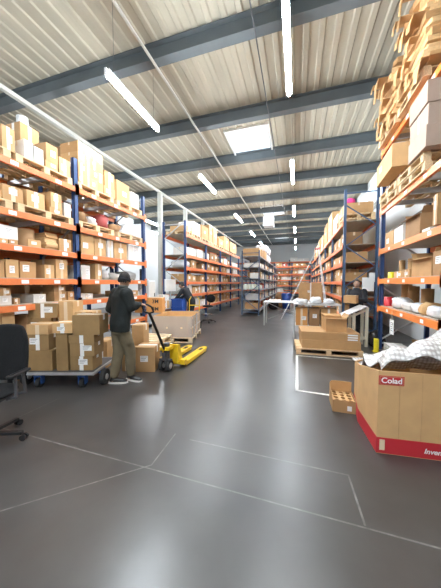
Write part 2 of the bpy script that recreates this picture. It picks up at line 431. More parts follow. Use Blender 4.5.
# ------------------------------------------------------------------ goods
CN = {'card_shaded': 'shaded tan', 'card_light': 'pale tan', 'card_tan': 'tan', 'card_brown': 'brown', 'card_white': 'white', 'card_red': 'red', 'card_orange': 'orange-brown'}
def carton(w, d, h, m, loc, rz, label, group=None, near=False, tape=True, sticker=True, seed=None, name='cardboard_box', tapem=None, flaps=False):
    """closed carton, front on local -y, origin at the middle of its base"""
    rg = random
    b = MB()
    if not flaps:
        g = .0015
        b.box(-w/2, w/2, -d/2, d/2, 0, h - .004)
        b.box(-w/2, w/2, -d/2, -g, h-.004, h).box(-w/2, w/2, g, d/2, h-.004, h)      # the two top flaps and their seam
    else:
        t = .006
        b.box(-w/2, w/2, -d/2, d/2, 0, .01).box(-w/2, w/2, -d/2, -d/2+t, .01, h).box(-w/2, w/2, d/2-t, d/2, .01, h)
        b.box(-w/2, -w/2+t, -d/2+t, d/2-t, .01, h).box(w/2-t, w/2, -d/2+t, d/2-t, .01, h)
    tapem = tapem or rg.choice(('tape', 'tape', 'tape_white'))
    tm = MB(); lm = MB(); jm = MB()
    if tape and not flaps:
        tw = min(.03, w*.12)
        tm.box(-w/2-.001, w/2+.001, -tw, tw, h, h+.001)
        for s in (-1, 1):
            x = s*w/2; tm.box(min(x, x+s*.001), max(x, x+s*.001), -tw, tw, h*.72, h+.001)
        if rg.random() < .6: jm.box(-tw, tw, -d/2-.001, -d/2, 0.0, h-.004)           # joint strip on the face
    if sticker:
        lw, lh = min(.16, w*.4), min(.11, h*.4); lx = rg.uniform(-w*.2, w*.2); lz = h*rg.uniform(.4, .65)
        lm.box(lx-lw/2, lx+lw/2, -d/2-.0022, -d/2-.0012, lz-lh/2, lz+lh/2)
    if near:
        o = b.build(name, m, loc=loc, rz=rz, bevel=.004)
        if tape and tm.v: tm.build('packing_tape', tapem, o)
        if jm.v: jm.build('packing_tape', tapem, o)
        if sticker:
            q = lm.build('shipping_label', 'paper', o)
            pm = MB()
            for k in range(3): pm.box(lx-lw*.4, lx+lw*(.4-.15*k), -d/2-.0028, -d/2-.0022, lz+lh*(.28-.25*k), lz+lh*(.34-.25*k))
            pm.build('printed_text', 'ink', q)
        if flaps:
            for (px, py, ang, ww, rzz) in ((0, -d/2, -1, w, 0), (0, d/2, 1, w, 0)):
                f = MB(); L = d*(.28 if py > 0 else .14); a = R(125 if py > 0 else 60)
                y2 = py + (1 if py > 0 else -1)*L*math.sin(a); z2 = h - L*math.cos(a)*.6
                f.bar((0, py, h), (0, y2, z2), ww*.98, .005); f.build('flap', m, o)
            for sx in (-1, 1):
                f = MB(); L = w*.22; f.bar((sx*(w/2-.003), 0, h), (sx*(w/2+L*.55), 0, h+L*.8), d*.95, .005); f.build('flap', m, o)
    else:
        for src, mi in ((tm, 1), (jm, 1), (lm, 2)): b.add(src.v, src.f, mi)
        o = b.build(name, [m, tapem, 'paper'], loc=loc, rz=rz)
    return tag(o, label, 'box', group)

def pallet(loc, rz, label, w=1.0, d=.8, group=None, near=False, m='wood'):
    b = MB(); H = .14
    top = MB(); blocks = []
    for k in range(6):
        y = -d/2 + .045 + k*(d-.09)/5; top.box(-w/2, w/2, y-.045, y+.045, H-.022, H)
    for x in (-w/2+.05, 0, w/2-.05): top.box(x-.05, x+.05, -d/2, d/2, H-.04, H-.0225)
    for x in (-w/2+.05, 0, w/2-.05):
        for y in (-d/2+.05, 0, d/2-.05): blocks.append(MB().box(x-.05, x+.05, y-.05, y+.05, .02, H-.04))
    bot = MB()
    for y in (-d/2+.05, 0, d/2-.05): bot.box(-w/2, w/2, y-.05, y+.05, 0, .02)
    if near:
        t = thing('wooden_pallet', label, 'pallet', loc, rz, group)
        top.build('top_deck', m, t); bot.build('bottom_board', m, t)
        for q in blocks: q.build('block', m, t)
        return t
    for q in [bot] + blocks: top.add(q.v, q.f)
    return tag(top.build('wooden_pallet', m, loc=loc, rz=rz), label, 'pallet', group)

def roll(r, h, m, loc, label, name='paper_roll', cat='roll', group=None):
    o = MB().lathe([(r, 0), (r, h), (r*.35, h), (r*.35, h-.01)], 20).build(name, m, loc=loc)
    MB().lathe([(r*.34, h-.012), (r*.34, h+.008), (r*.2, h+.008), (r*.2, h)], 14).build('core', 'card_tan', o)
    return tag(o, label, cat, group)

def bundle(w, d, h, m, loc, rz, label, name='wrapped_bundle', cat='bundle', group=None, amp=.14):
    """soft, lumpy parcel in film"""
    b = MB(); n = 14; k = 8; rg = random.Random(int(abs(loc[0]*100 + loc[1]*37 + loc[2]*91)))
    vs = []; fs = []
    ph = [rg.uniform(0, 6.28) for _ in range(6)]
    for i in range(k + 1):
        t = i/k; z = h*t; e = (1 - abs(2*t-1)**3)**.5*.35 + .65 if 0 < t < 1 else .62
        for j in range(n):
            a = 2*math.pi*j/n; c, s_ = math.cos(a), math.sin(a)
            q = (abs(c)**4 + abs(s_)**4)**-.25
            rr = q*e*(1 + amp*math.sin(3*a+ph[0]+4*t)*.5 + amp*math.sin(5*a+ph[1]-6*t)*.4 + rg.uniform(-.03, .03))
            zz = z if i == 0 else z*(1 + amp*.5*math.sin(2*a+ph[2]))
            vs.append((w/2*rr*c*.95, d/2*rr*s_*.95, zz))
    for i in range(k):
        for j in range(n): fs.append((i*n+j, i*n+(j+1)%n, (i+1)*n+(j+1)%n, (i+1)*n+j))
    fs += [tuple(range(n-1, -1, -1)), tuple(k*n+j for j in range(n))]
    b.add(vs, fs, 0, True)
    return tag(b.build(name, m, loc=loc, rz=rz), label, cat, group)

def jug(loc, label, group, m='jug', s=1.0):
    o = MB().lathe([(.085*s, 0), (.09*s, .02*s), (.09*s, .19*s), (.07*s, .235*s), (.03*s, .26*s), (.028*s, .275*s)], 12).build('plastic_jug', m, loc=loc)
    MB().lathe([(.034*s, .27*s), (.034*s, .30*s)], 10).build('cap', 'blue_plastic', o)
    return tag(o, label, 'jug', group)
def bin_(w, d, h, m, loc, rz, label, group=None):
    b = MB(); t = .008
    b.box(-w/2, w/2, -d/2, d/2, 0, t).box(-w/2, w/2, -d/2, -d/2+t, t, h*.72).box(-w/2, w/2, d/2-t, d/2, t, h)
    b.box(-w/2, -w/2+t, -d/2+t, d/2-t, t, h).box(w/2-t, w/2, -d/2+t, d/2-t, t, h)
    b.box(-w/2-.01, w/2+.01, -d/2-.012, -d/2, h*.6, h*.72)
    return tag(b.build('storage_bin', m, loc=loc, rz=rz), label, 'bin', group)

# ------------------------------------------------------------------ racks in place
rackA = Rack('tall orange and blue pallet rack at the left behind the worker', (-4.1, 1.5, 0), R(90), [0, 2.25, 4.45], 1.0, 4.0,
             [.6, 1.21, 1.62, 2.13, 2.65, 3.4], 'blue_steel', 'dull_orange', palletlevels=(3.4, 2.65), labels=True, beamh=.095)
rackA2 = Rack('second pallet rack standing back to back behind the left one', (-6.15, 5.95, 0), R(-90), [0, 2.2, 4.45], .95, 4.0,
             [.6, 1.21, 2.13, 2.9], 'blue_steel', 'orange_steel')
rackB = Rack('long orange pallet rack along the left side of the aisle', (-4.1, 8.65, 0), R(90), [0, 2.25, 4.5, 6.75, 9.0], 1.0, 4.0,
             [.5, 1.1, 1.6, 2.16, 2.65, 3.45], 'blue_steel', 'red_orange', innerh=3.5)
rackC = Rack('near right pallet rack with thick orange beams above the bin', (1.9, 6.75, 0), R(-90), [0, 2.7, 5.4], 1.0, 5.5,
             [1.0, 1.64, 2.34, 3.26, 4.62], 'blue_steel', 'orange_steel', palletlevels=(3.26, 4.62), labels=True)
rackD = Rack('far right pallet rack with slate blue end frame beyond the man', (1.35, 24.6, 0), R(-90), [0, 2.7, 5.4, 8.1, 10.8, 13.5, 16.2], .95, 4.45,
             [.55, 1.1, 1.6, 2.17, 2.72, 3.44], 'slate_steel', 'red_orange', innerh=3.49)
rackM = Rack('low slate blue shelving run in the middle of the hall', (-1.75, 12.0, 0), R(90), [0, 2.2, 4.4, 6.6, 8.8, 11.0], .9, 3.2,
             [.25, .72, 1.25, 1.8, 2.35, 2.9], 'slate_steel', 'grey_shelf', deck='grey_shelf', beamh=.05, innerh=2.92)
rackF = Rack('orange rack standing across the far end of the hall', (-9.0, 30.6, 0), 0, [0, 2.7, 5.4, 8.1, 10.8], 1.0, 4.4,
             [.7, 1.6, 2.45, 3.2, 4.1], 'blue_steel', 'red_orange')
rackS = Rack('small orange rack at the hall end right of the shelving run', (-2.2, 25.5, 0), 0, [0, 1.7, 3.4], .8, 3.6,
             [.6, 1.3, 1.85, 2.45, 3.2], 'blue_steel', 'red_orange', innerh=3.6)

NTH = ['first', 'second', 'third', 'fourth', 'fifth', 'sixth', 'seventh', 'eighth', 'ninth', 'tenth', 'eleventh', 'twelfth', 'thirteenth',
       'fourteenth', 'fifteenth', 'sixteenth', 'seventeenth', 'eighteenth', 'nineteenth', 'twentieth'] + ['twenty-' + q for q in
       ('first', 'second', 'third', 'fourth', 'fifth', 'sixth', 'seventh', 'eighth', 'ninth')] + ['thirtieth'] * 9
def LEV(r, li): return 'bottom' if li == 0 else 'top' if li == len(r.levels) - 1 else NTH[li]
def fill(r, li, s0, s1, wr, hr, mats, short, gap=.06, stack=.25, dr=(.45, .75), kinds=('box',), flip=False, group=None, endname='near end', skip=.05, zadd=0.0, front=.05):
    """stock one shelf with individual goods"""
    x = s0; k = 0; base = r.top(li) + zadd; cells = []
    while True:
        w = random.uniform(*wr)
        for fx in r.frames:
            if x < fx + r.pw and x + w > fx - r.pw:
                if x > fx - .25: x = fx + r.pw + .01
                else:
                    if fx - r.pw - .01 - x > wr[0]*.7: w = fx - r.pw - .01 - x
                    else: x = fx + r.pw + .01
        if x + w > s1: break
        if random.random() > skip: cells.append((x + w/2, w))
        x += w + random.uniform(.3, 1)*gap
    if flip: cells = cells[::-1]
    lim = (r.levels[li+1] - r.levels[li] - r.beamh - .05) if li + 1 < len(r.levels) else 9
    for k, (xc, w) in enumerate(cells):
        kd = random.choice(kinds); d = min(random.uniform(*dr), r.depth - .1)
        h = min(random.uniform(*hr), lim); m = random.choice(mats)
        p = r.W(xc, front + random.uniform(0, .06) + d/2, base)
        pos = f'{LEV(r, li)} level of {short}, {NTH[k]} from its {endname}'
        g = group
        if kd == 'box':
            o = carton(w, d, h, m, p, r.rz + R(random.uniform(-2, 2)), f'{CN[m]} box, {pos}', g)
            if random.random() < stack and h*1.7 < lim:
                h2 = min(h*.8, lim - h)
                if h2 > .08:
                    m2 = random.choice(mats)
                    carton(w*.85, d*.85, h2, m2, (p.x, p.y, p.z + h), r.rz + R(random.uniform(-4, 4)), f'upper {CN[m2]} box, {pos}', g)
        elif kd == 'jug': 
            s = min(1.25, lim/.33); jug((p.x, p.y, p.z), f'pale plastic jug with blue cap, {pos}', g, s=s)
        elif kd == 'bin':
            mm = random.choice(('white_plastic', 'grey_plastic', 'white_plastic', 'card_red'))
            bin_(w, d, min(h, lim), mm, p, r.rz, f"{ {'white_plastic':'white','grey_plastic':'grey','card_red':'red'}[mm]} storage bin, {pos}", g)
        elif kd == 'bundle':
            bundle(w, d, min(h, lim*.85), random.choice(('film_white', 'card_white', 'card_brown')), p, r.rz, f'lumpy wrapped parcel, {pos}', group=g)

# ---- left rack A : measured stock
TAN = ('card_light', 'card_tan', 'card_tan', 'card_brown')
def A(li, u0, u1, vt, m, desc, pal=False, off=.05, d=.6, on=None, name='box', near=True, **kw):
    X = -4.1 - off
    y0, y1 = at(u0, 283.1, X=X).y, at(u1, 283.1, X=X).y
    if (y0+y1)/2 < 3.75: y1 = min(y1, 3.688)
    else: y0 = max(y0, 3.812); y1 = min(y1, 5.885)
    base = rackA.top(li) + (.14 if pal else 0)
    if on is not None: base = on
    zt = at(u0 + .0, vt, X=X).z
    h = max(.06, zt - base)
    if li < 5: h = min(h, rackA.levels[li+1] - .06 - base)
    w = max(.08, y1 - y0 - .015)
    lab = desc
    o = carton(w, d, h, m, (X - d/2, (y0+y1)/2, base), R(90 + random.uniform(-1.5, 1.5)), lab, 'boxes on the near left rack', near=near, **kw)
    return base + h
for i, yy in enumerate((2.15, 3.2, 4.3, 5.4)):
    for li, nm in ((5, 'top'), (4, 'fifth')):
        pallet((-4.62, yy, rackA.top(li)), R(90), f'wooden pallet on the {nm} level of the near left rack, {NTH[i]} from the left', .98, 1.0, 'pallets on the near left rack')
G5 = rackA.top(5) + .14
zz = A(5, -14, 5, 118, 'card_tan', 'tan box at the far left edge of the top pallets', True)
zz = A(5, 6.5, 20.5, 126, 'card_light', 'pale box alone on the top left pallet near the frame edge', True)
zz = A(5, 25, 44, 124, 'card_tan', 'tall tan box on the top pallet with a white roll on its lid', True, off=.66, d=.35)
roll(.09, .17, 'film_white', at(28, 283.1, X=-4.9).xy[:] + (zz + .0005,), 'white roll standing on the tall box atop the left rack', 'film_roll')
A(5, 28.5, 38, 141, 'card_white', 'left of two low whitish boxes at the top pallet front', True, d=.33)
A(5, 38.5, 48, 148, 'card_white', 'right of two low whitish boxes at the top pallet front', True, d=.33)
z1 = A(5, 49, 61.5, 161, 'card_light', 'lower of two pale boxes stacked left of the blue upright', True)
A(5, 50, 62, 144, 'card_tan', 'upper of two pale boxes stacked left of the blue upright', on=z1)
A(5, 62.5, 74, 158, 'card_light', 'pale box beside the blue upright on the top level', True)
for c in range(4):
    ya, w = 3.84 + c*.162, .16
    for k in range(4):
        carton(w, .45, .20, random.choice(('card_light', 'card_tan')), (-4.13-.225, ya + w/2, G5 + k*.2005), R(90), name='small_carton', label=
f'small carton in the square stack right of the upright, row {NTH[k]} up, column {NTH[c]}', group='cartons stacked on one top pallet', near=False, sticker=c % 2 == 0)
carton(.60, .45, .78, 'card_brown', (-4.84, 4.17, G5), R(90), 'brown box behind the square stack of small cartons on top', 'boxes on the near left rack')
z1 = A(5, 106, 117, 186, 'card_light', 'lower of two boxes with dark handle holes on the top pallet', True)
A(5, 106.5, 116.5, 171, 'card_tan', 'upper of two boxes with dark handle holes on the top pallet', on=z1)
A(5, 118, 131, 180, 'card_light', 'pale box right of the handle hole boxes on the top level', True)
z1 = A(5, 132, 140.5, 205, 'card_white', 'lower white box at the right end of the top level', True)
A(5, 132.5, 140, 192, 'card_white', 'upper white box at the right end of the top level', on=z1)
# fifth level
A(4, -12, 5, 186, 'card_tan', 'tan box at the left picture edge on the fifth level', True)
z1 = A(4, 6, 27, 184, 'card_tan', 'wide tan box with white sticker on the fifth level pallet', True)
A(4, 21, 40, 171, 'card_light', 'pale box resting high behind on the fifth level pallet', True, off=.72, d=.28)
A(4, 30, 48, 190, 'card_light', 'pale box with white sticker right of the wide tan one', True)
z1 = A(4, 52, 65, 207, 'card_tan', 'lower box of the pair left of the upright, fifth level', True)
A(4, 52.5, 64, 192, 'card_light', 'upper box of the pair left of the upright, fifth level', on=z1)
A(4, 66, 73, 203, 'card_white', 'narrow white box touching the upright, fifth level', True)
for i, (u0, u1, h) in enumerate(((80, 92, .24), (93, 101, .2), (102, 113, .32), (114, 124, .2), (125, 139, .28))):
    y0, y1 = at(u0, 283.1, X=-4.2).y, at(u1, 283.1, X=-4.2).y
    bundle(y1-y0-.02, .5, h, ('card_brown', 'film_white', 'card_red', 'card_brown', 'film_white')[i], (-4.45, (y0+y1)/2, rackA.top(4) + .14), R(90),
           ('brown', 'white', 'reddish', 'dark brown', 'whitish')[i] + f' lumpy bundle on the fifth level, {NTH[i]} right of the upright', group='bundles on the near left rack')
# fourth level
A(3, -12, -.5, 237, 'card_white', 'white box at the left edge of the fourth level')
z1 = A(3, 0, 10, 238, 'card_light', 'lower pale box at the left of the fourth level')
A(3, 0, 20, 224, 'card_white', 'white flat box lying across the pale boxes, fourth level', on=z1 + .0005, d=.5)
A(3, 10.3, 20, 239, 'card_tan', 'tan box under the right half of a white flat box')
roll(.14, .28, 'card_brown', at(25.5, 283.1, X=-4.3).xy[:] + (rackA.top(3),), 'brown roll standing between boxes on the fourth level')
A(3, 29.5, 43, 239, 'card_light', 'pale box right of the brown roll')
for k in range(7):
    y0, y1 = at(47.5, 283, X=-4.15).y, at(59, 283, X=-4.15).y
    o = MB().box(-.3, .3, -(y1-y0)/2, (y1-y0)/2, 0, .04).build('flat_carton', random.choice(('card_tan', 'card_light', 'card_cut')), loc=(-4.46 + random.uniform(-.02, .02), (y0+y1)/2, rackA.top(3) + k*.0405), rz=R(random.uniform(-2, 2)))
    tag(o, f'folded flat carton in the low pile, {NTH[k]} from the bottom', 'carton', 'flat cartons piled on the fourth level')
A(3, 59.8, 72.5, 238, 'card_tan', 'tan box between the flat cartons and the upright')
z1 = A(3, 82, 95, 226, 'card_light', 'pale box first right of the upright on the fourth level')
A(3, 95.5, 107, 231, 'card_light', 'pale box second right of the upright on the fourth level')
A(3, 107.8, 114, 234, 'card_white', 'narrow white box on the fourth level right bay')
A(3, 115, 127.5, 239, 'card_light', 'pale box right of the narrow white one')
A(3, 128.5, 139, 242, 'card_white', 'white box at the right end of the fourth level')
# third level
A(2, -10, 5, 260, 'card_tan', 'tan box at the left edge, eye level')
A(2, 6, 19.7, 259, 'card_light', 'tall pale box with white sheet label, eye level')
A(2, 20.3, 37, 261, 'card_tan', 'wide tan box with white label, eye level')
A(2, 44.5, 55, 264.5, 'card_light', 'small box with label in the middle of the eye level shelf')
A(2, 55.8, 68, 259, 'card_light', 'tallest pale box at eye level left of the upright')
A(2, 81, 90.5, 265, 'card_white', 'whitish box right of the upright at eye level')
A(2, 95.5, 102.5, 263.5, 'card_light', 'narrow pale box behind the worker at eye level')
for i, (u0, u1, h) in enumerate(((104, 112, .22), (113, 124, .16), (125, 139, .22))):
    y0, y1 = at(u0, 283.1, X=-4.2).y, at(u1, 283.1, X=-4.2).y
    bundle(y1-y0-.02, .5, h, ('film_white', 'card_white', 'grey_plastic')[i], (-4.45, (y0+y1)/2, rackA.top(2)), R(90),
           ('white film', 'white paper', 'grey')[i] + ' bundle on the eye level shelf above the worker', group='bundles on the near left rack')
# second level
z1 = A(1, -2, 11.5, 296, 'card_white', 'lower white box at the left of the second level')
A(1, -2, 11, 288, 'card_tan', 'tan box on a white one, second level', on=z1)
A(1, 12.5, 19.5, 298, 'card_brown', 'low brown box on the second level')
A(1, 33, 46, 294.5, 'card_white', 'white box with label in the middle of the second level')
z1 = A(1, 53, 66, 292, 'card_tan', 'lower tan box of a pair on the second level')
A(1, 53.5, 65.5, 285, 'card_brown', 'upper brown box of a pair on the second level', on=z1)
A(1, 67, 74, 291.5, 'card_tan', 'tan box touching the upright on the second level')
A(1, 80, 93, 294, 'card_white', 'whitish low box right of the upright, second level')
A(1, 124, 138, 291, 'card_light', 'pale box right of the worker, second level')
for i, (u0, u1) in enumerate(((0, 14), (80, 95))):
    A(0, u0, u1, 312, random.choice(TAN), f'box in the dark bottom level of the near rack, {NTH[i]} from the left')
A2N = 'the rear left rack'
for li in (1, 2, 3):
    fill(rackA2, li, .1, 4.3, (.6, .95), (.3, .6), TAN, A2N, gap=.35, stack=.2, group='boxes on the back-to-back rack', flip=True)

# ---- long left rack
BN = 'the long left rack'
MX = ('card_light', 'card_tan', 'card_white', 'card_tan', 'card_brown', 'card_white', 'card_light')
for li, wr, hr, st in ((0, (.6, .85), (.25, .45), 0), (1, (.42, .66), (.2, .34), .05), (2, (.42, .66), (.22, .4), 0), (3, (.46, .7), (.22, .36), 0), (4, (.5, .8), (.25, .4), 0)):
    fill(rackB, li, .08, 8.9, wr, hr, MX, BN, stack=st, group='boxes on the long left rack', gap=.08, kinds=('box',)*9 + ('bundle',))
for i, (u0, u1, vt, m) in enumerate(((186.5, 193, 225, 'card_light'), (194, 201, 221, 'card_white'), (202, 209, 224.3, 'card_tan'), (209.3, 213, 224.5, 'card_light'), (213.4, 217.5, 228, 'card_light'),
                                     (219, 224, 238, 'card_tan'), (224.3, 229.3, 236, 'card_light'), (230, 236.5, 241, 'card_tan'))):
    y0, y1 = at(u0, 283.1, X=-4.15).y, at(u1, 283.1, X=-4.15).y; b0 = rackB.top(5)
    pallet((-4.6, (y0+y1)/2, b0), R(90), f'pallet on top of the long left rack, {NTH[i]} from the near end', min(1.0, y1-y0-.02), .9, 'pallets on the long left rack')
    h = at(u0, vt, X=-4.15).z - b0 - .14
    carton(y1-y0-.06, .7, h, m, (-4.52, (y0+y1)/2, b0 + .14), R(90), f'large {CN[m]} carton on the top of the long left rack, {NTH[i]} from near end', 'large cartons on the long left rack')

# ---- far right rack
DN = 'the far right rack'
for li, wr, hr in ((0, (.8, 1.2), (.25, .42)), (1, (.7, 1.1), (.2, .36)), (2, (.6, 1.0), (.25, .42)), (3, (.6, .95), (.25, .4)), (4, (.6, 1.0), (.35, .55))):
    fill(rackD, li, .1, 16.2, wr, hr, TAN + ('card_light',), DN, stack=0, group='boxes on the far right rack', gap=.1, flip=True)
for i, (s0, s1, h, m) in enumerate(((13.0, 14.2, .75, 'card_white'), (11.2, 12.7, 1.25, 'card_light'), (9.4, 10.8, 1.2, 'card_tan'), (7.4, 8.9, .95, 'card_light'), (5.2, 6.8, 1.1, 'card_tan'), (3.2, 4.7, .95, 'card_light'), (1.0, 2.6, 1.0, 'card_tan'))):
    p = rackD.W((s0+s1)/2, .5, rackD.top(5))
    carton(s1-s0-.05, .8, h, m, p, rackD.rz, f'large {CN[m]} carton atop the far right rack, {NTH[i+1]} from its near end', 'large cartons on the far right rack')
for k in range(2):
    pallet(rackD.W(15.22, .47, rackD.top(5) + k*.1405), rackD.rz, ('lower', 'upper')[k] + ' empty pallet on the near top corner of the far right rack', 1.45, .9)
carton(1.35, .8, .34, 'card_tan', rackD.W(15.22, .47, rackD.top(5) + .281), rackD.rz, 'wide tan box on two pallets atop the far right rack', near=True)
bundle(.3, .3, .17, 'pink', rackD.W(15.7, .25, rackD.top(5) + .6215), 0, 'pink bag lying on the wide box atop the far right rack', 'pink_bag', 'bag')
z = rackD.top(4)

# ---- middle shelving run
MN = 'the middle shelving'
fill(rackM, 0, .1, 10.8, (.35, .6), (.2, .34), ('card_red', 'card_red', 'card_brown', 'card_tan'), MN, group='goods on the middle shelving', dr=(.4, .7), kinds=('box', 'bin'), stack=0)
fill(rackM, 1, .1, 10.8, (.4, .6), (.2, .34), ('card_white', 'card_light'), MN, group='goods on the middle shelving', dr=(.4, .7), kinds=('box', 'bin'), stack=0)
fill(rackM, 3, .1, 10.8, (.4, .6), (.2, .34), ('card_white', 'card_light'), MN, group='goods on the middle shelving', dr=(.4, .7), kinds=('box', 'bin'), stack=0)
fill(rackM, 4, .1, 10.8, (.4, .6), (.2, .34), ('card_white', 'card_white', 'card_light'), MN, group='goods on the middle shelving', dr=(.5, .75), stack=0)
fill(rackM, 2, 1.0, 10.8, (.35, .55), (.2, .34), ('card_white',), MN, group='goods on the middle shelving', dr=(.4, .7), kinds=('bin', 'box'), stack=0, zadd=0)
jn = 0
for c in range(3):
    for r_ in range(4):
        p = rackM.W(.17 + c*.26, .14 + r_*.2, rackM.top(2))
        jug(p, f'pale plastic jug at the shelving end, row {NTH[c]} back, {NTH[r_]} from the right', 'plastic jugs on the middle shelving')
for i, (s0, s1, h, m) in enumerate(((.1, .9, .38, 'card_light'), (1.0, 2.0, .42, 'card_tan'), (2.1, 3.2, .5, 'card_light'))):
    carton(.8, s1-s0, h, m, rackM.W((s0+s1)/2, .45, rackM.top(5)), rackM.rz + R(90), f'{CN[m]} carton atop the middle shelving, {NTH[i]} from the near end')
for i in range(2):
    for k in range(2):
        bundle(1.1, .8, .55, 'film_white', rackM.W(4.2 + i*1.3, .45, rackM.top(5) + k*.56), rackM.rz, f'white film wrapped bale atop the middle shelving, {("near", "far")[i]} {("lower", "upper")[k]} one', 'wrapped_bale', 'bale', 'white bales on the middle shelving', amp=.05)

# ---- racks at the far end
FN = 'the hall end rack'
for li in (3, 4):
    fill(rackF, li, 8.15, 10.7, (.8, 1.2), (.35, .6), TAN + ('card_white',), FN, stack=0, group='boxes on the hall end rack', gap=.15, endname='left end')
SN = 'the small end rack'
for li in range(5):
    fill(rackS, li, .1, 3.3, (.45, .8), (.25, .42), MX + ('card_red',), SN, stack=0, group='boxes on the small end rack', gap=.08, dr=(.4, .6), endname='left end')

# ---- near right rack
def C_(li, u0, u1, off=.05):
    X = 1.9 + off; return at(u0, 283.1, X=X).y, at(u1, 283.1, X=X).y
def CB(li, u0, u1, h, m, desc, off=.05, d=.6, base=None, **kw):
    y0, y1 = C_(li, u0, u1, off); y0 = min(y0, 6.68)
    if y0 > 4.05: y1 = max(y1, 4.12)
    b = rackC.top(li) if base is None else base
    carton(abs(y0-y1)-.01, d, h, m, (1.9+off+d/2, (y0+y1)/2, b), R(-90), desc, near=True, **kw); return b + h
t0 = rackC.top(0)
y0, y1 = C_(0, 382.3, 387.7)
roll(.085, .21, 'red_plastic', (2.03, (y0+y1)/2, t0), 'red roll standing at the near right rack upright', 'tape_roll')
for i, (u0, u1, h, m, dsc) in enumerate(((389.5, 399, .22, 'film_white', 'white plastic bundle beside the red roll'), (399.5, 409, .15, 'card_white', 'crumpled whitish parcel right of the plastic bundle'),
        (409.5, 417, .17, 'film_white', 'bluish white wrapped bundle over the paper sign'), (417.5, 424, .2, 'card_light', 'small pale parcel among white bundles on the right rack'), (424.5, 437, .17, 'film_white', 'long white bundle at the right edge of the shelf'))):
    y0, y1 = C_(0, u0, u1); bundle(y0-y1-.02, .3, h, m, (2.1, (y0+y1)/2, t0), R(-90), dsc)
for i, (u, h) in enumerate(((407, .5), (414, .46), (428, .42))):
    roll(.1, h, 'card_tan', (2.38, at(u, 283.1, X=2.38).y, t0), f'tall brown roll at the back of the lower right shelf, {NTH[i]} from the left', group='tall rolls on the right rack')
y0, y1 = C_(0, 436, 440)
tg = thing('tape_dispenser', 'dark tape dispenser with a white wheel at the right shelf edge', 'dispenser', (2.0, 3.95, t0))
MB().box(-.05, .05, -.12, .12, 0, .16).build('body', 'black_plastic', tg, bevel=.01); MB().tube((-.07, 0, .1), (-.051, 0, .1), .07, n=20).build('wheel', 'white_plastic', tg)
t1 = rackC.top(1)
roll(.06, .13, 'yellow_bright', (1.99, at(390, 283.1, X=1.97).y, t1), 'small yellow roll at the left of the right shelf', 'tape_roll')
CB(1, 393.5, 401, .13, 'card_light', 'low pale box right of the yellow roll', d=.28)
CB(1, 401.5, 409, .15, 'card_tan', 'low tan box before the upright tubes', d=.28)
for i, u in enumerate((395.5, 404.5)):
    roll(.06, .42, 'card_light', (2.36, at(u + 6, 283.1, X=2.36).y, t1), ('left', 'right')[i] + ' pale cardboard tube standing behind the low boxes', 'cardboard_tube', 'tube')
CB(1, 411, 431, .30, 'card_tan', 'open box with raised flaps on the eye level right shelf', d=.6, flaps=True, sticker=False)
CB(1, 432, 452, .36, 'card_brown', 'brown box at the picture edge, eye level right shelf', d=.6)
t2 = rackC.top(2)
CB(2, 384, 392, .33, 'card_light', 'pale box leaning at the upright, upper right shelf', d=.5)
CB(2, 392.5, 401, .32, 'card_white', 'whitish box with sheets, upper right shelf', d=.5)
CB(2, 403.5, 418, .36, 'card_brown', 'open brown box on the upper right shelf', d=.6, flaps=True, sticker=False)
CB(2, 420, 428, .06, 'card_white', 'flat white box on the upper right shelf', d=.5)
CB(2, 430, 460, .42, 'card_tan', 'big tan box high at the right edge of the picture', off=-.08, d=.6)
t3 = rackC.top(3)
for i, yy in enumerate((6.15, 5.05, 3.4, 2.3)):
    pallet((2.38, yy, t3), R(-90), f'lower wooden pallet on the right rack, {NTH[i]} from the far upright', 1.0, 1.1, 'pallets on the right rack')
    if i != 3: pallet((2.36, yy, t3 + .1405), R(-90), f'upper wooden pallet of a pair on the right rack, {NTH[i]} from the far upright', 1.0, 1.1, 'pallets on the right rack')
carton(.55, .6, .15, 'card_brown', (2.2, 6.3, t3 + .281), R(-90), 'thin brown box under a bigger one on the right rack pallets', near=True)
carton(.50, .6, .15, 'card_tan', (2.2, 5.72, t3 + .281), R(-90), 'thin tan box supporting the overhanging carton on the right rack', near=True)
carton(1.05, .8, .42, 'card_light', (2.06, 5.72 + .14, t3 + .4315), R(-92), 'pale carton overhanging the aisle from the right rack pallets', near=True)
for k in range(3):
    carton(.60, .85, .312, 'card_grey', (2.19 + .025*(k % 2), 4.68 + .02*(k % 2), t3 + .281 + k*.3125), R(-90), f'grey-brown carton of the three stack jutting from the right rack, {("lowest", "middle", "uppermost")[k]}', 'three stacked cartons on the right rack', near=True, name='storage_carton', sticker=False)
t4 = rackC.top(4)
for i, yy in enumerate((6.1, 5.0, 3.45, 2.35)):
    pallet((2.33, yy, t4), R(-90), f'pallet beneath the flattened cardboard on the right rack top, {NTH[i]} from far end', 1.0, 1.15, 'pallets on the right rack top')
rg = random.Random(3)
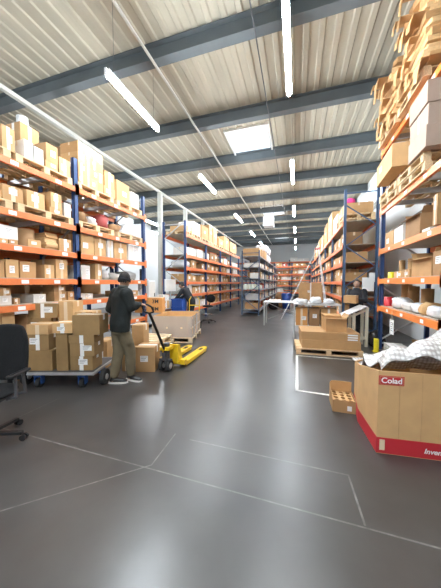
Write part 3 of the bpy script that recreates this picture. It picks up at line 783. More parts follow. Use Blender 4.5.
def sheets(y0, y1, z0, n, x0, nm, zmax=6.1):
    z = z0
    for k in range(n):
        th = rg.uniform(.05, .11)
        if z + th > zmax: break
        xa = x0 + rg.uniform(0, .05); ya = y0 + rg.uniform(0, .12) + .012*k; yb = y1 - rg.uniform(0, .12) - .012*k
        m = 7; front = [(xa + rg.uniform(0, .06), yb + (ya - yb)*j/m) for j in range(m+1)]
        poly = front + [(2.75, ya + rg.uniform(-.05, .05)), (2.75, yb)]
        cx, cy = (xa + 2.75)/2, (ya + yb)/2
        b = MB().prism([(px-cx, py-cy) for px, py in poly], 0, th)
        for q in range(3): b.prism([(px-cx - .004, py-cy) for px, py in poly[:m+1]] + [(0, ya-cy-.02), (0, yb-cy+.02)], th*(q+.25)/3, th*(q+.5)/3)
        o = b.build('flat_cardboard', rg.choice(('card_light', 'card_cut', 'card_tan', 'card_cut')), loc=(cx, cy, z), rz=0)
        tag(o, f'flattened cardboard with ragged edges, {nm} heap on the right rack, {NTH[k]} from the bottom', 'cardboard', 'flattened cardboard on the right rack')
        # a torn flap hanging over the front edge
        if k % 4 == 3: z += th + .001; continue
        f = MB(); w = rg.uniform(.12, .28); yy = ya + w/2 + ((k*.37 + .1) % 1)*(yb - ya - w); L = rg.uniform(.12, .24)
        xo = x0 - cx - .02 - .011*k; xe = xa - cx + .07; z1 = th*.86
        P_ = [(xo, yy-cy-w/2, z1), (xo, yy-cy+w/2, z1), (xo-.02, yy-cy+w*.3, th-L), (xo-.01, yy-cy-w*.1, th-L*1.25), (xo-.02, yy-cy-w*.35, th-L*.7)]
        f.add(P_ + [(a_+.005, b_, c_) for a_, b_, c_ in P_], [(0, 1, 2, 3, 4), (9, 8, 7, 6, 5), (0, 4, 9, 5), (1, 6, 7, 2), (2, 7, 8, 3), (3, 8, 9, 4), (0, 5, 6, 1)])
        f.box(xo, xe, yy-cy-w/2, yy-cy+w/2, z1, z1+.005)
        f.build('torn_flap', 'card_light', o)
        z += th + .001
sheets(5.5, 6.7, t4 + .1405, 16, 1.70, 'far', 5.95)
sheets(4.3, 5.48, t4 + .1405, 17, 1.70, 'middle', 6.15)
sheets(2.9, 4.0, t4 + .1405, 10, 1.70, 'near', 5.7)
# floor level of the right rack
carton(.5, .35, .2, 'card_white', (2.15, 6.35, 0), R(-90), 'whitish box on the floor at the right rack upright', near=True)
carton(.42, .4, .3, 'card_tan', (2.6, 6.0, 0), R(-85), 'open tan box under the lowest right beam', near=True, flaps=True)
carton(.4, .35, .24, 'card_light', (2.2, 5.6, 0), R(-95), 'pale box under the paper sign on the floor', near=True)
carton(.6, .5, .36, 'card_brown', (2.5, 4.8, 0), R(-88), 'brown box in the shade under the right rack', near=True)
y0, y1 = C_(0, 394, 402)
sg = thing('paper_notice', 'white paper notice hanging from the lowest right beam', 'notice', (1.868, (y0+y1)/2, .70))
MB().box(-.002, .002, -.11, .11, -.15, .15).build('sheet', 'paper', sg); 
q = MB()
for k in range(5): q.box(-.0035, -.002, -.07, .07 - .02*(k % 2), .08 - k*.04, .09 - k*.04)
q.build('printed_text', 'ink', sg); MB().box(-.0032, .0, -.012, .012, .13, .32).build('tape_strip', 'tape', sg)
sg = thing('paper_notice', 'white sheets hanging on the far right rack behind the man', 'notice', (2.05, 8.385, 1.35))
MB().box(-.16, .16, -.003, 0, 0, .42).build('sheet', 'paper', sg); MB().box(.02, .24, -.008, -.004, .28, .56).build('second_sheet', 'paper', sg)
bundle(.38, .34, .38, 'black_gloss', (1.92, 6.98, 0), 0, 'black plastic sack on the floor beside the right rack end', 'rubbish_sack', 'sack')
t = thing('upright_guard', 'yellow post guard on the floor before the right rack', 'guard', (1.78, 6.45, 0))
MB().tube((0, 0, .01), (0, 0, .30), .055, n=18).build('post', 'yellow_bright', t); MB().box(-.07, .07, -.07, .07, 0, .01).build('base_plate', 'yellow_bright', t)

# ------------------------------------------------------------------ foreground goods
FH = Vector((-math.sin(YAW), math.cos(YAW), 0))
def G(u, q):  # floor point at photo column u, horizontal distance q
    return RT*((u - U0)/F*q) + FH*q
def zat(v, q): return EYE - (v - 283.0)/F*q
def fbox(u0, u1, vt, q, d, m, base, desc, group=None, dz=None, **kw):
    p0, p1 = G(u0, q), G(u1, q); w = (p1-p0).length - .004; c = (p0+p1)/2 + FH*d/2
    h = dz if dz else zat(vt, q) - base
    carton(w, d, h, m, (c.x, c.y, base + .0005), YAW + R(kw.pop('tilt', 0)), desc, group, near=True, **{'sticker': random.random() < .4, **kw})
    return base + .0005 + h

# flatbed trolley
q0 = 3.60
pc = (G(18, q0) + G(91, q0))/2 + FH*.37
t = thing('platform_trolley', 'blue flatbed trolley carrying stacked boxes beside the worker', 'trolley', (pc.x, pc.y, 0), YAW)
hw = (G(91, q0) - G(18, q0)).length/2; HD = .37; DK = .26
MB().box(-hw, hw, -HD, HD, DK-.03, DK).build('deck', 'dark_grey', t)
m = MB().box(-hw-.02, hw+.02, -HD-.02, -HD, DK-.035, DK+.004).box(-hw-.02, hw+.02, HD, HD+.02, DK-.035, DK+.004).box(-hw-.02, -hw, -HD, HD, DK-.035, DK+.004).box(hw, hw+.02, -HD, HD, DK-.035, DK+.004)
m.build('deck_frame', 'zinc', t)
for sx in (-1, 1):
    w = MB().tube((sx*(hw+.075)-.03, -.16, .12), (sx*(hw+.075)+.03, -.16, .12), .12, n=24).build('wheel', 'rubber', t)
    MB().tube((sx*(hw+.075)-.04, -.16, .12), (sx*(hw+.075)+.04, -.16, .12), .045, n=14).build('hub', 'grey_plastic', w)
    MB().bar((sx*(hw+.075), -.16, .12), (sx*(hw-.02), -.16, DK-.05), .03, .03).build('axle_bracket', 'blue_deck', t)
for sx, sy in ((.62, -1), (-.62, -1), (.62, 1), (-.62, 1)):
    cst = MB().box(sx*hw-.06, sx*hw+.06, sy*.28-.05, sy*.28+.05, DK-.085, DK-.07).box(sx*hw-.055, sx*hw-.045, sy*.28-.04, sy*.28+.04, .06, DK-.085).box(sx*hw+.045, sx*hw+.055, sy*.28-.04, sy*.28+.04, .06, DK-.085).build('castor_fork', 'blue_deck', t)
    MB().tube((sx*hw-.03, sy*.28, .07), (sx*hw+.03, sy*.28, .07), .07, n=20).build('castor_wheel', 'rubber', cst)
GR = 'boxes stacked on the blue trolley'
D0 = DK + .005
a0 = fbox(23, 50, 351.5, 3.66, .30, 'card_shaded', D0, 'large tan box at the bottom behind the office chair', GR)
a1 = fbox(24.5, 47, 335, 3.68, .30, 'card_shaded', a0, 'medium box in the middle of the trolley\'s left stack', GR)
fbox(24.7, 46.8, 325, 3.68, .30, 'card_light', a1, 'small printed box topping the trolley\'s left stack', GR)
b0 = fbox(54, 66, 333.5, 3.66, .30, 'card_shaded', D0, 'tall narrow box standing in the middle of the trolley', GR, sticker=False)
fbox(51, 71, 323.5, 3.64, .30, 'card_light', b0, 'small printed box lying on the tall narrow one', GR)
c0 = fbox(68, 91, 357, 3.67, .30, 'card_shaded', D0, 'bottom box of the trolley\'s right stack', GR, tapem='tape_white')
c1 = fbox(68, 93, 344, 3.66, .30, 'card_shaded', c0, 'second box up in the trolley\'s right stack', GR, tapem='tape_white')
c2 = fbox(67, 93, 335.5, 3.66, .30, 'card_shaded', c1, 'third low box up in the trolley\'s right stack', GR, tapem='tape_white')
fbox(71, 98.6, 315.5, 3.66, .30, 'card_shaded', c2, 'top box of the trolley\'s right stack with white tape', GR, tapem='tape_white')
d0 = fbox(13, 26, 346, 3.94, .16, 'card_brown', 0.0, 'lower box behind the office chair', dz=.55)
fbox(13, 26, 315, 3.94, .16, 'card_brown', d0, 'upper box behind the office chair')
d1 = fbox(27, 50, 333, 3.97, .18, 'card_shaded', D0, 'hidden back box under the trolley\'s highest box', GR)
d2 = fbox(27, 50, 318, 3.97, .18, 'card_shaded', d1, 'back row box just below the highest trolley box', GR)
fbox(27, 56.5, 303.5, 3.97, .18, 'card_shaded', d2, 'highest box on the trolley with a white tape strip', GR, tapem='tape_white')
e0 = fbox(51, 73, 322, 4.02, .30, 'card_light', D0, 'tall pale back box in the trolley\'s middle', GR, sticker=False)
fbox(57.5, 72.5, 301.5, 4.02, .30, 'card_light', e0, 'pale box beside the highest trolley box', GR)
e1 = fbox(74, 93, 337, 4.02, .30, 'card_white', D0, 'whitish back box behind the trolley\'s right stack', GR)
fbox(74, 92, 312, 4.02, .30, 'card_light', e1, 'pale upper back box behind the trolley\'s right stack', GR)
fbox(95, 106, 342, 4.55, .4, 'card_light', 0.0, 'pale box on the floor between trolley and worker')

# goods right of the worker
f0 = fbox(134.3, 154, 348, 4.32, .36, 'card_tan', 0, 'tan box with white tape on the floor beside the pallet truck', tapem='tape_white')
fbox(120.5, 129, 352, 4.36, .4, 'card_tan', 0, 'narrow box seen behind the worker\'s legs')
g0 = fbox(131, 143.5, 348, 4.85, .36, 'card_tan', 0, 'lower box behind the worker\'s right leg')
fbox(131, 143, 325.5, 4.85, .36, 'card_light', g0, 'upper box just right of the worker\'s waist')
pallet((-3.42, 5.08, 0), R(8), 'empty wooden pallet on the floor before the wrapped carton', .86, 1.0, near=True, m='wood_pale')
pallet((-3.44, 5.06, .1405), R(5), 'second empty pallet lying on the floor pallet', .84, .98, near=True, m='wood_pale')

# packing bench in the gap between the left racks
BX, BY0, BY1, BZ = -4.2, 6.15, 8.45, .74
t = thing('packing_bench', 'long grey packing bench between the two left racks', 'bench', (-4.65, (BY0+BY1)/2, 0))
MB().box(-.45, .45, -1.15, 1.15, BZ-.03, BZ).build('worktop', 'grey_plastic', t)
for sx in (-1, 1):
    for sy in (-1, 1): MB().box(sx*.41-.02, sx*.41+.02, sy*1.1-.02, sy*1.1+.02, 0, BZ-.03).build('leg', 'slate_steel', t)
def bb(x0, x1, y0, y1, h, m, desc, base=BZ+.0005, **kw):
    # aisle-facing faces
    carton(y1-y0, x1-x0, h, m, ((x0+x1)/2, (y0+y1)/2, base), R(90), desc, near=True, **kw); return base + h + .0005
def blank(o): return o
def threeM(x, y, z, h, desc):
    o = tag(MB().box(-.40, .40, -.18, .18, 0, h).build('cardboard_box', 'card_orange', loc=(x, y, z), rz=YAW, bevel=.004), desc, 'box')
    MB().box(-.40, .40, -.03, .03, h, h+.001).build('packing_tape', 'tape', o)
    text('lettering', '3M', .15, 'ink', o, (.20, -.181, h/2), (R(90), 0, 0))
    return z + h + .0005
p = G(150, 7.2); zz = threeM(p.x, p.y, BZ + .0005, .215, 'lower orange-brown box with black lettering on the packing bench')
threeM(p.x, p.y, zz, .215, 'upper orange-brown box with black lettering on the packing bench')
zz = bb(-4.55, -4.22, 7.15, 7.5, .26, 'card_light', 'left pale box of the low pair on the packing bench')
zz2 = bb(-4.55, -4.22, 7.55, 8.0, .24, 'card_white', 'whitish box on the packing bench before the monitor')
bb(-4.5, -4.22, 7.15, 7.5, .2, 'card_white', 'white box on the pale one, packing bench', base=zz)
t = thing('machine_cabinet', 'white electrical cabinet standing on the packing bench', 'cabinet', (-4.85, 7.2, BZ+.0005))
MB().box(-.17, .17, -.2, .2, 0, .95).build('casing', 'white_plastic', t, bevel=.01)
MB().box(.17, .175, -.17, .17, .05, .9).build('door', 'card_white', t); MB().box(.175, .185, .11, .14, .4, .52).build('handle', 'black_plastic', t)
t = thing('monitor', 'white backed monitor on the packing bench near the stooping man', 'monitor', (-4.55, 8.2, BZ+.0005), R(-10))
MB().box(-.03, .03, -.3, .3, .55, 1.0).build('housing', 'white_plastic', t, bevel=.01); MB().box(.03, .033, -.27, .27, .58, .97).build('screen_back', 'card_white', t)
MB().box(-.02, .02, -.03, .03, .012, .6).build('stand', 'grey_plastic', t); MB().box(-.1, .1, -.13, .13, 0, .012).build('foot', 'grey_plastic', t)
t = thing('wrapping_machine', 'dark upright mast of a wrapping machine behind the bench', 'machine', (-5.35, 7.6, 0))
MB().box(-.3, .3, -.3, .3, 0, .1).build('base', 'dark_grey', t); MB().box(-.06, .06, -.07, .07, .1, 2.1).build('mast', 'black_plastic', t)
MB().box(-.1, .14, -.12, .12, 1.3, 1.65).build('carriage', 'grey_plastic', t); MB().tube((.2, 0, 1.25), (.2, 0, 1.75), .06, n=16).build('film_roll', 'white_plastic', t)

# big open carton in stretch film on a pallet
t_pal = pallet((-3.32, 6.42, 0), R(11.5), 'wooden pallet under the film wrapped open carton', 1.12, 1.28, near=True, m='wood_pale')
t = thing('pallet_carton', 'large open pale carton wrapped in clear film on a pallet', 'box', (-3.32, 6.42, .1405), R(11.5))
a, b, h, k = .54, .62, .56, .012
MB().box(-a, a, -b, -b+k, 0, h).box(-a, a, b-k, b, 0, h).box(-a, -a+k, -b+k, b-k, 0, h).box(a-k, a, -b+k, b-k, 0, h).box(-a+k, a-k, -b+k, b-k, 0, .02).build('carton_body', 'card_light', t)
MB().box(-a-.004, a+.004, -b-.004, b+.004, h*.42, h*.5).build('strapping', 'tape', t)
m = MB(); kk = .02
for i in range(26):
    pass
pts = []
for (xa, ya), (xb, yb) in (((-a, -b), (a, -b)), ((a, -b), (a, b)), ((a, b), (-a, b)), ((-a, b), (-a, -b))):
    for j in range(8): 
        f_ = j/8; nx, ny = (yb-ya), -(xb-xa); L = math.hypot(nx, ny)
        o_ = .012 + .012*math.sin(j*2.3 + xa*5); pts.append((xa + (xb-xa)*f_ + nx/L*o_, ya + (yb-ya)*f_ + ny/L*o_))
n = len(pts)
vs = [(x*(1+.01*math.sin(z*30+i)), y_, z) for z in (.006, .1, .25, .4, h-.05, h+.015) for i, (x, y_) in enumerate(pts)]
m.add(vs, [(r_*n+i, r_*n+(i+1) % n, (r_+1)*n+(i+1) % n, (r_+1)*n+i) for r_ in range(5) for i in range(n)], 0, True)
m.build('stretch_wrap', 'stretch_film', t)

# ------------------------------------------------------------------ yellow pallet truck
t = thing('pallet_truck', 'yellow hand pallet truck with black handle held by the worker', 'pallet truck', (-2.27, 3.9, 0))
for sx in (-1, 1):
    fk = MB().box(sx*.19-.08, sx*.19+.08, .32, 1.38, .055, .095).box(sx*.19-.08, sx*.19-.06, .32, 1.38, .02, .055).box(sx*.19+.06, sx*.19+.08, .32, 1.38, .02, .055)
    fk.prism([(sx*.19-.08, 1.38), (sx*.19+.08, 1.38), (sx*.19+.05, 1.50), (sx*.19-.05, 1.50)], .045, .09)
    fo = fk.build('fork', 'yellow', t, bevel=.006)
    MB().box(sx*.19-.035, sx*.19+.035, 1.14, 1.32, .0955, .0965).build('fork_slot', 'black_plastic', fo)
    MB().tube((sx*.19-.05, 1.2, .04), (sx*.19+.05, 1.2, .04), .04, n=14).build('load_roller', 'rubber', fo)
    w = MB().tube((sx*.07-.03, 0, .1), (sx*.07+.03, 0, .1), .1, n=22).build('steering_wheel', 'rubber', t)
    MB().tube((sx*.07-.034, 0, .1), (sx*.07+.034, 0, .1), .055, n=14).build('wheel_hub', 'grey_plastic', w)
MB().box(-.27, .27, .22, .34, .055, .15).prism([(.16, .10), (.34, .10), (.34, .15), (.24, .44), (.16, .46)], -.17, .17, axis='x').build('body', 'yellow', t, bevel=.008)
MB().tube((0, .04, .12), (0, .04, .5), .055, n=18).build('pump_cylinder', 'dark_grey', t)
MB().box(-.09, .09, -.06, .12, .38, .44).build('pump_bracket', 'yellow', t, bevel=.006)
MB().box(-.035, .035, -.07, .0, .2, .34).box(-.12, .12, -.03, .03, .19, .22).build('linkage', 'dark_grey', t)
HB, HT = Vector((0, -.04, .40)), Vector((-.05, -.42, 1.10))
hd = MB().tube(HB, HT, .024, n=12); d_ = (HT-HB).normalized()
hd.build('handle_shaft', 'black_plastic', t)
side = Vector((1, 0, 0)); e = MB()
e.path([HT, HT + d_*.03 + side*.09, HT + d_*.13 + side*.09, HT + d_*.17 + side*.03, HT + d_*.17 - side*.03, HT + d_*.13 - side*.09, HT + d_*.03 - side*.09, HT], .014, n=10)
e.build('handle_loop', 'black_plastic', t)
MB().box(-.12, -.02, .24, .30, .42, .43).build('warning_label', 'paper', t)
GRIP = Vector((-2.27, 3.9, 0)) + HT + d_*.16

# ------------------------------------------------------------------ black office chair at the left edge
ch = thing('office_chair', 'black office chair with castors at the left picture edge', 'chair', (-2.93, 1.57, 0), R(200))
for k in range(5):
    a_ = R(-72*k + 167 + 20); c_, s_ = math.cos(a_), math.sin(a_)
    pr = MB().bar((0, 0, .095), (c_*.31, s_*.31, .075), .045, .03).build('base_arm', 'black_plastic', ch, bevel=.004)
    cx, cy = c_*.32, s_*.32
    cs = MB()
    for o_ in (-.018, .018): cs.tube((cx - s_*(o_-.010), cy + c_*(o_-.010), .03), (cx - s_*(o_+.010), cy + c_*(o_+.010), .03), .03, n=16)
    cs.build('castor', 'black_plastic', ch)
MB().tube((0, 0, .06), (0, 0, .42), .03, n=16).build('gas_column', 'black_plastic', ch)
MB().ball((0, 0, .50), .25, .25, .05, 24, 10).build('seat', 'black_fabric', ch)
MB().box(-.15, .15, -.15, .15, .42, .452).build('seat_mechanism', 'dark_grey', ch)
bk = MB(); vs = []; n = 10; mm = 12
def bp(i, j, f):
    x = -.24 + .48*i/n; z = .55 + .585*j/mm; ty = j/mm
    wz = (1 - .22*abs(2*ty - .9)**3); cr = .04*(1 - (2*i/n-1)**2)
    return (x*wz, -.25 - .05*ty - cr*.9 + (f*.05), z + .015*(1-(2*i/n-1)**2)*(1 if j > mm/2 else -1))
for f in (0, 1):
    vs += [bp(i, j, f) for j in range(mm+1) for i in range(n+1)]
W_ = n+1; N_ = W_*(mm+1); fs = []
for j in range(mm):
    for i in range(n):
        q = j*W_+i; fs.append((q, q+1, q+W_+1, q+W_)); fs.append((N_+q+W_, N_+q+W_+1, N_+q+1, N_+q))
rim = [i for i in range(W_)] + [j*W_+n for j in range(1, mm+1)] + [mm*W_+i for i in range(n-1, -1, -1)] + [j*W_ for j in range(mm-1, 0, -1)]
for k in range(len(rim)): a_, b_ = rim[k], rim[(k+1) % len(rim)]; fs.append((b_, a_, N_+a_, N_+b_))
bk.add(vs, fs, 0, True); bk.build('backrest', 'black_fabric', ch, subsurf=1)
MB().bar((0, -.1, .44), (0, -.29, .46), .05, .015).bar((0, -.29, .45), (0, -.32, .8), .05, .015).build('back_bracket', 'black_plastic', ch)
for sx in (-1, 1):
    ar = MB().path([(sx*.2, 0, .44), (sx*.29, 0, .46), (sx*.30, .02, .68)], .014, n=8).path([(sx*.2, -.12, .44), (sx*.29, -.12, .46), (sx*.30, -.08, .68)], .014, n=8).build('armrest_frame', 'dark_grey', ch)
    MB().box(sx*.30-.03, sx*.30+.03, -.16, .10, .68, .71).build('armrest_pad', 'black_plastic', ar, bevel=.01)

# ------------------------------------------------------------------ draughtsman stool near the stooping man
t = thing('swivel_stool', 'black high swivel chair in front of the long left rack', 'chair', (-3.45, 9.3, 0))
for k in range(5):
    a_ = R(72*k + 10); c_, s_ = math.cos(a_), math.sin(a_)
    MB().bar((0, 0, .10), (c_*.29, s_*.29, .07), .04, .03).build('base_arm', 'black_plastic', t)
    MB().tube((c_*.30, s_*.30-.02, .03), (c_*.30, s_*.30+.02, .03), .03, n=12).build('castor', 'black_plastic', t)
MB().tube((0, 0, .08), (0, 0, .62), .025, n=12).build('gas_column', 'chrome', t)
MB().ball((0, 0, .66), .22, .22, .05, 20, 8).build('seat', 'black_fabric', t)
MB().ball((.05, .22, .96), .21, .04, .17, 20, 10).build('backrest', 'black_fabric', t); MB().bar((0, .1, .64), (.04, .26, .92), .04, .012).build('back_bracket', 'black_plastic', t)
fr = MB(); fr.path([(math.cos(R(30*k))*.2, math.sin(R(30*k))*.2, .32) for k in range(13)], .01, n=6); fr.bar((-.2, 0, .32), (.2, 0, .32), .012, .012); fr.build('foot_ring', 'chrome', t)
# blue and yellow hand truck with crates
t = thing('hand_truck', 'yellow hand truck standing beside the stooping man', 'hand truck', (-3.45, 7.9, 0), R(10))
for sx in (-.18, .18):
    MB().path([(sx, 0, .02), (sx, .04, 1.0), (sx*.6, .02, 1.12)], .016, n=8).build('side_rail', 'yellow', t)
    MB().tube((sx*1.2-.02, .06, .1), (sx*1.2+.02, .06, .1), .1, n=18).build('wheel', 'rubber', t)
MB().box(-.18, .18, -.16, .0, 0, .012).box(-.18, .18, .02, .05, .4, .43).box(-.18, .18, .03, .06, .8, .83).build('toe_plate', 'yellow', t)
for k in range(4): tag(MB().box(-.19, .19, -.14, .14, 0, .01).box(-.2, -.19, -.15, .15, 0, .26).box(.19, .2, -.15, .15, 0, .26).box(-.19, .19, -.15, -.14, 0, .26).box(-.19, .19, .14, .15, 0, .26).box(-.215, .215, -.165, -.15, .22, .26).build(
    'plastic_crate', 'blue_plastic', loc=(-3.96, 7.72, k*.2605), rz=R(4)), f'blue plastic crate by the stooping man, {("lowest", "second", "third", "uppermost")[k]} of its stack', 'crate', 'blue crates by the hand truck')

# ------------------------------------------------------------------ octagonal bin with bubble wrap
t = thing('octagonal_bin', 'large octagonal cardboard bin with red base band at the right', 'bin', (1.25, 3.2, 0))
oc = [(.69, 3.10), (.735, 2.57), (1.45, 2.64), (1.83, 2.98), (1.85, 3.60), (1.50, 3.95), (1.02, 3.93), (.74, 3.55)]
oc = [(x-1.25, y-3.2) for x, y in oc]; BH = .79
HT_ = [.67, .785, .78, .74, .62, .54, .54, .58]
def shell(poly, z0, z1, k_in, out=0):
    c = [(x*(1+out), y*(1+out)) for x, y in poly]; i_ = [(x*k_in, y*k_in) for x, y in poly]; n = len(poly)
    m = MB(); vs = [(x, y, z0) for x, y in c] + [(x, y, HT_[k] if z1 == BH else z1) for k, (x, y) in enumerate(c)] + [(x, y, z0) for x, y in i_] + [(x, y, HT_[k] if z1 == BH else z1) for k, (x, y) in enumerate(i_)]
    fs = []
    for k in range(n):
        k2 = (k+1) % n
        fs += [(k, k2, n+k2, n+k), (2*n+k2, 2*n+k, 3*n+k, 3*n+k2), (n+k, n+k2, 3*n+k2, 3*n+k), (k2, k, 2*n+k, 2*n+k2)]
    return m.add(vs, fs)
body = shell(oc, 0, BH, .975); body.prism([(x*.975, y*.975) for x, y in oc], 0.001, .02); body.build('bin_wall', 'card_light', t)
shell(oc, 0.006, .155, .99, out=.0045).build('red_band', 'red_print', t)
# narrow crease ridges down the long sides
for u_ in (.25, .5, .75):
    (xa, ya), (xb, yb) = oc[1], oc[2]; x_, y_ = xa+(xb-xa)*u_, ya+(yb-ya)*u_
    MB().box(x_-.002, x_+.002, y_-.0035, y_+.001, .16, BH-.01).build('crease', 'card_light', t)
def onface(i, f_, z, off): 
    (xa, ya), (xb, yb) = oc[i], oc[(i+1) % 8]; d = Vector((xb-xa, yb-ya, 0)); n_ = Vector((d.y, -d.x, 0)).normalized()
    p = Vector((xa, ya, z)) + d*f_ + n_*off; return p, math.atan2(d.y, d.x)
p, an = onface(1, .15, .70, .001)
lb = MB().box(-.105, .105, -.002, 0, -.043, .043).build('printed_label', 'red_print', t, loc=p, rz=an)
MB().box(-.097, .097, -.0032, -.002, -.036, .036).build('label_field', 'card_tan', lb); 
lf = MB().box(-.094, .094, -.0042, -.0032, -.033, .033).build('label_panel', 'red_print', lb)
text('lettering', 'Colad', .072, 'paper', t, onface(1, .15, .70, .008)[0], (R(90), 0, an))
text('lettering', 'Inventive', .064, 'paper', t, onface(1, .535, .075, .009)[0], (R(90), 0, an), shear=.25, align='LEFT')
p, an = onface(1, .06, .09, .008); MB().box(-.022, .022, -.002, 0, -.05, .05).build('tape_patch', 'tape', t, loc=p, rz=an)
# loose flap of the lid folded outwards at the back
# bubble wrap sheet rising out of the bin
bw = MB(); nu, nv = 34, 26; vs = []
def wrap(a, b):
    x = .78 + 1.02*a; y = 2.66 + 1.15*b
    ridge = math.exp(-((y - (2.78 + .25*a))/.38)**2)
    z = .80 + .66*(a**1.1)*ridge + .05*math.sin(9*a+4*b)*ridge + .025*math.sin(23*a - 7*b) - .16*b*(1-a*.5) + .05*math.sin(14*b)
    if b > .55: z -= (b-.55)*.9*(1-a*.3)
    e_ = min(a, 1-a, b, 1-b)
    z -= .03*math.exp(-e_*25)
    return (x + .02*math.sin(11*b), y + .02*math.sin(13*a), max(z, .55))
for f_ in (0, 1):
    for j in range(nv+1):
        for i in range(nu+1):
            x, y, z = wrap(i/nu, j/nv); vs.append((x, y, z - f_*.012))
W_ = nu+1; N_ = W_*(nv+1); fs = []
for j in range(nv):
    for i in range(nu):
        q = j*W_+i; fs += [(q, q+1, q+W_+1, q+W_), (N_+q+W_, N_+q+W_+1, N_+q+1, N_+q)]
rim = list(range(W_)) + [j*W_+nu for j in range(1, nv+1)] + [nv*W_+i for i in range(nu-1, -1, -1)] + [j*W_ for j in range(nv-1, 0, -1)]
for k in range(len(rim)): a_, b_ = rim[k], rim[(k+1) % len(rim)]; fs.append((b_, a_, N_+a_, N_+b_))
bw.add(vs, fs, 0, True)
tag(bw.build('bubble_wrap', 'bubble_wrap'), 'crumpled sheet of white bubble wrap heaped over the octagonal bin', 'bubble wrap')
# cardboard tray insert by the bin
t = thing('cardboard_tray', 'small open cardboard tray with round cut-outs left of the bin', 'tray', (.58, 3.43, 0), 0)
w, d, h = .27, .34, .15
m = MB().box(-w/2, w/2, -d/2, -d/2+.006, 0, h).box(w/2-.006, w/2, -d/2+.006, d/2-.006, 0, h).box(-w/2+.006, w/2-.006, -d/2+.006, d/2-.006, 0, .006)
m.build('tray_body', 'card_tan', t)
arc = [(-w/2, 0), (w/2, 0), (w/2, .27)] + [(-w/2 + .05 - .05*math.sin(R(q_)), .22 + .05*math.cos(R(q_))) for q_ in (0, 30, 60, 90)]
MB().prism(arc, d/2-.006, d/2, axis='y').build('back_panel', 'card_tan', t)
MB().prism([(-d/2, 0), (d/2-.006, 0), (d/2-.006, .22), (d/2-.1, .2), (-d/2+.08, .15), (-d/2, .15)], -w/2, -w/2+.006, axis='x').build('side_panel', 'card_tan', t)
m = MB(); gx, gy = 3, 4                                              # deck with round holes
z_ = h - .02
for i in range(gx):
    for j in range(gy):
        cx, cy = -w/2 + .012 + (w-.024)*(i+.5)/gx, -d/2 + .012 + (d-.024)*(j+.5)/gy; hx, hy = (w-.024)/gx/2, (d-.024)/gy/2; n = 16; r_ = .028
        o1, o2 = [], []
        for k in range(n):
            a_ = 2*math.pi*k/n; c_, s_ = math.cos(a_), math.sin(a_); q_ = 1/max(abs(c_)/hx, abs(s_)/hy)
            o1.append((cx+c_*q_, cy+s_*q_, z_)); o2.append((cx+c_*r_, cy+s_*r_, z_))
        m.add(o1+o2, [(k, (k+1) % n, n+(k+1) % n, n+k) for k in range(n)])
m.build('insert_sheet', 'card_light', t)
MB().box(.03, .08, -d/2-.001, -d/2, .03, .09).build('tape_patch', 'tape_white', t)

# ------------------------------------------------------------------ right-hand pallet with flat cartons
pallet((.66, 6.18, 0), R(4), 'wooden pallet under the long flat cartons by the white floor line', 1.36, .86, near=True, m='wood')
z = .141
o = carton(1.20, .78, .19, 'card_tan', (.70, 6.17, z), R(4), 'lower long flat carton on the right floor pallet', near=True, sticker=False, tape=False); z += .1905
lbm = MB()
o = carton(1.20, .76, .18, 'card_tan', (.68, 6.18, z), R(4), 'upper long flat carton carrying an open box', near=True, sticker=False, tape=False); z += .1805
for k in range(3): MB().box(.36, .56, -.3812, -.38, .02 + k*.05, .05 + k*.05).build('shipping_label', 'paper', o)
carton(.44, .42, .31, 'card_tan', (.82, 6.12, z), R(6), 'open tan box with raised flaps on the flat cartons', near=True, flaps=True, sticker=False)

# ------------------------------------------------------------------ work tables
def table(label, x0, x1, y0, y1, z, top, leg, shelf=None):
    t = thing('work_table', label, 'table', ((x0+x1)/2, (y0+y1)/2, 0)); a, b = (x1-x0)/2, (y1-y0)/2
    MB().box(-a, a, -b, b, z-.03, z).build('tabletop', top, t)
    for sx in (-1, 1):
        for sy in (-1, 1): MB().box(sx*(a-.03)-.02, sx*(a-.03)+.02, sy*(b-.03)-.02, sy*(b-.03)+.02, 0, z-.03).build('leg', leg, t)
    if shelf: MB().box(-a+.02, a-.02, -b+.06, b-.06, shelf-.02, shelf).build('shelf', top, t)
    return t
table('grey framed work table behind the right floor pallet', -.09, 1.15, 7.25, 8.0, 1.0, 'grey_plastic', 'grey_plastic', shelf=.38)
for i, (x0, x1, m_) in enumerate(((-.02, .30, 'card_orange'), (.34, .62, 'card_brown'), (.66, 1.06, 'card_tan'))):
    carton(x1-x0, .45, .5, m_, ((x0+x1)/2, 7.6, .3805), 0, ('orange-brown box at the left', 'brown box in the middle', 'tan box at the right')[i] + ' of the work table shelf', near=True)
for i, (x, y_, w_, h_) in enumerate(((.18, 7.5, .28, .12), (.53, 7.6, .3, .18), (.88, 7.6, .28, .13), (.12, 7.86, .2, .1))):
    bundle(w_, .3, h_, 'film_white', (x, y_, 1.0005), 0, f'crumpled white packing film on the grey work table, {NTH[i]} heap', 'packing_film', 'packing film', 'film heaps on the work table', amp=.3)
t = table('long white work table beneath the ladder in the aisle', -1.2, .45, 9.25, 10.0, .90, 'white_plastic', 'grey_plastic')
MB().bar((-.72, .3, .15), (.72, .3, .8), .02, .02).bar((-.72, .3, .8), (.72, .3, .15), .02, .02).build('cross_brace', 'grey_plastic', t)
bundle(.4, .4, .1, 'film_white', (.1, 9.6, .9005), 0, 'small white film heap on the long white table', 'packing_film', 'packing film', amp=.3)
tag(MB().box(-.22, .22, -.16, .16, 0, .06).build('flat_parcel', 'card_white', loc=(-.8, 9.6, .9005)), 'flat white parcel at the left of the long white table', 'parcel')
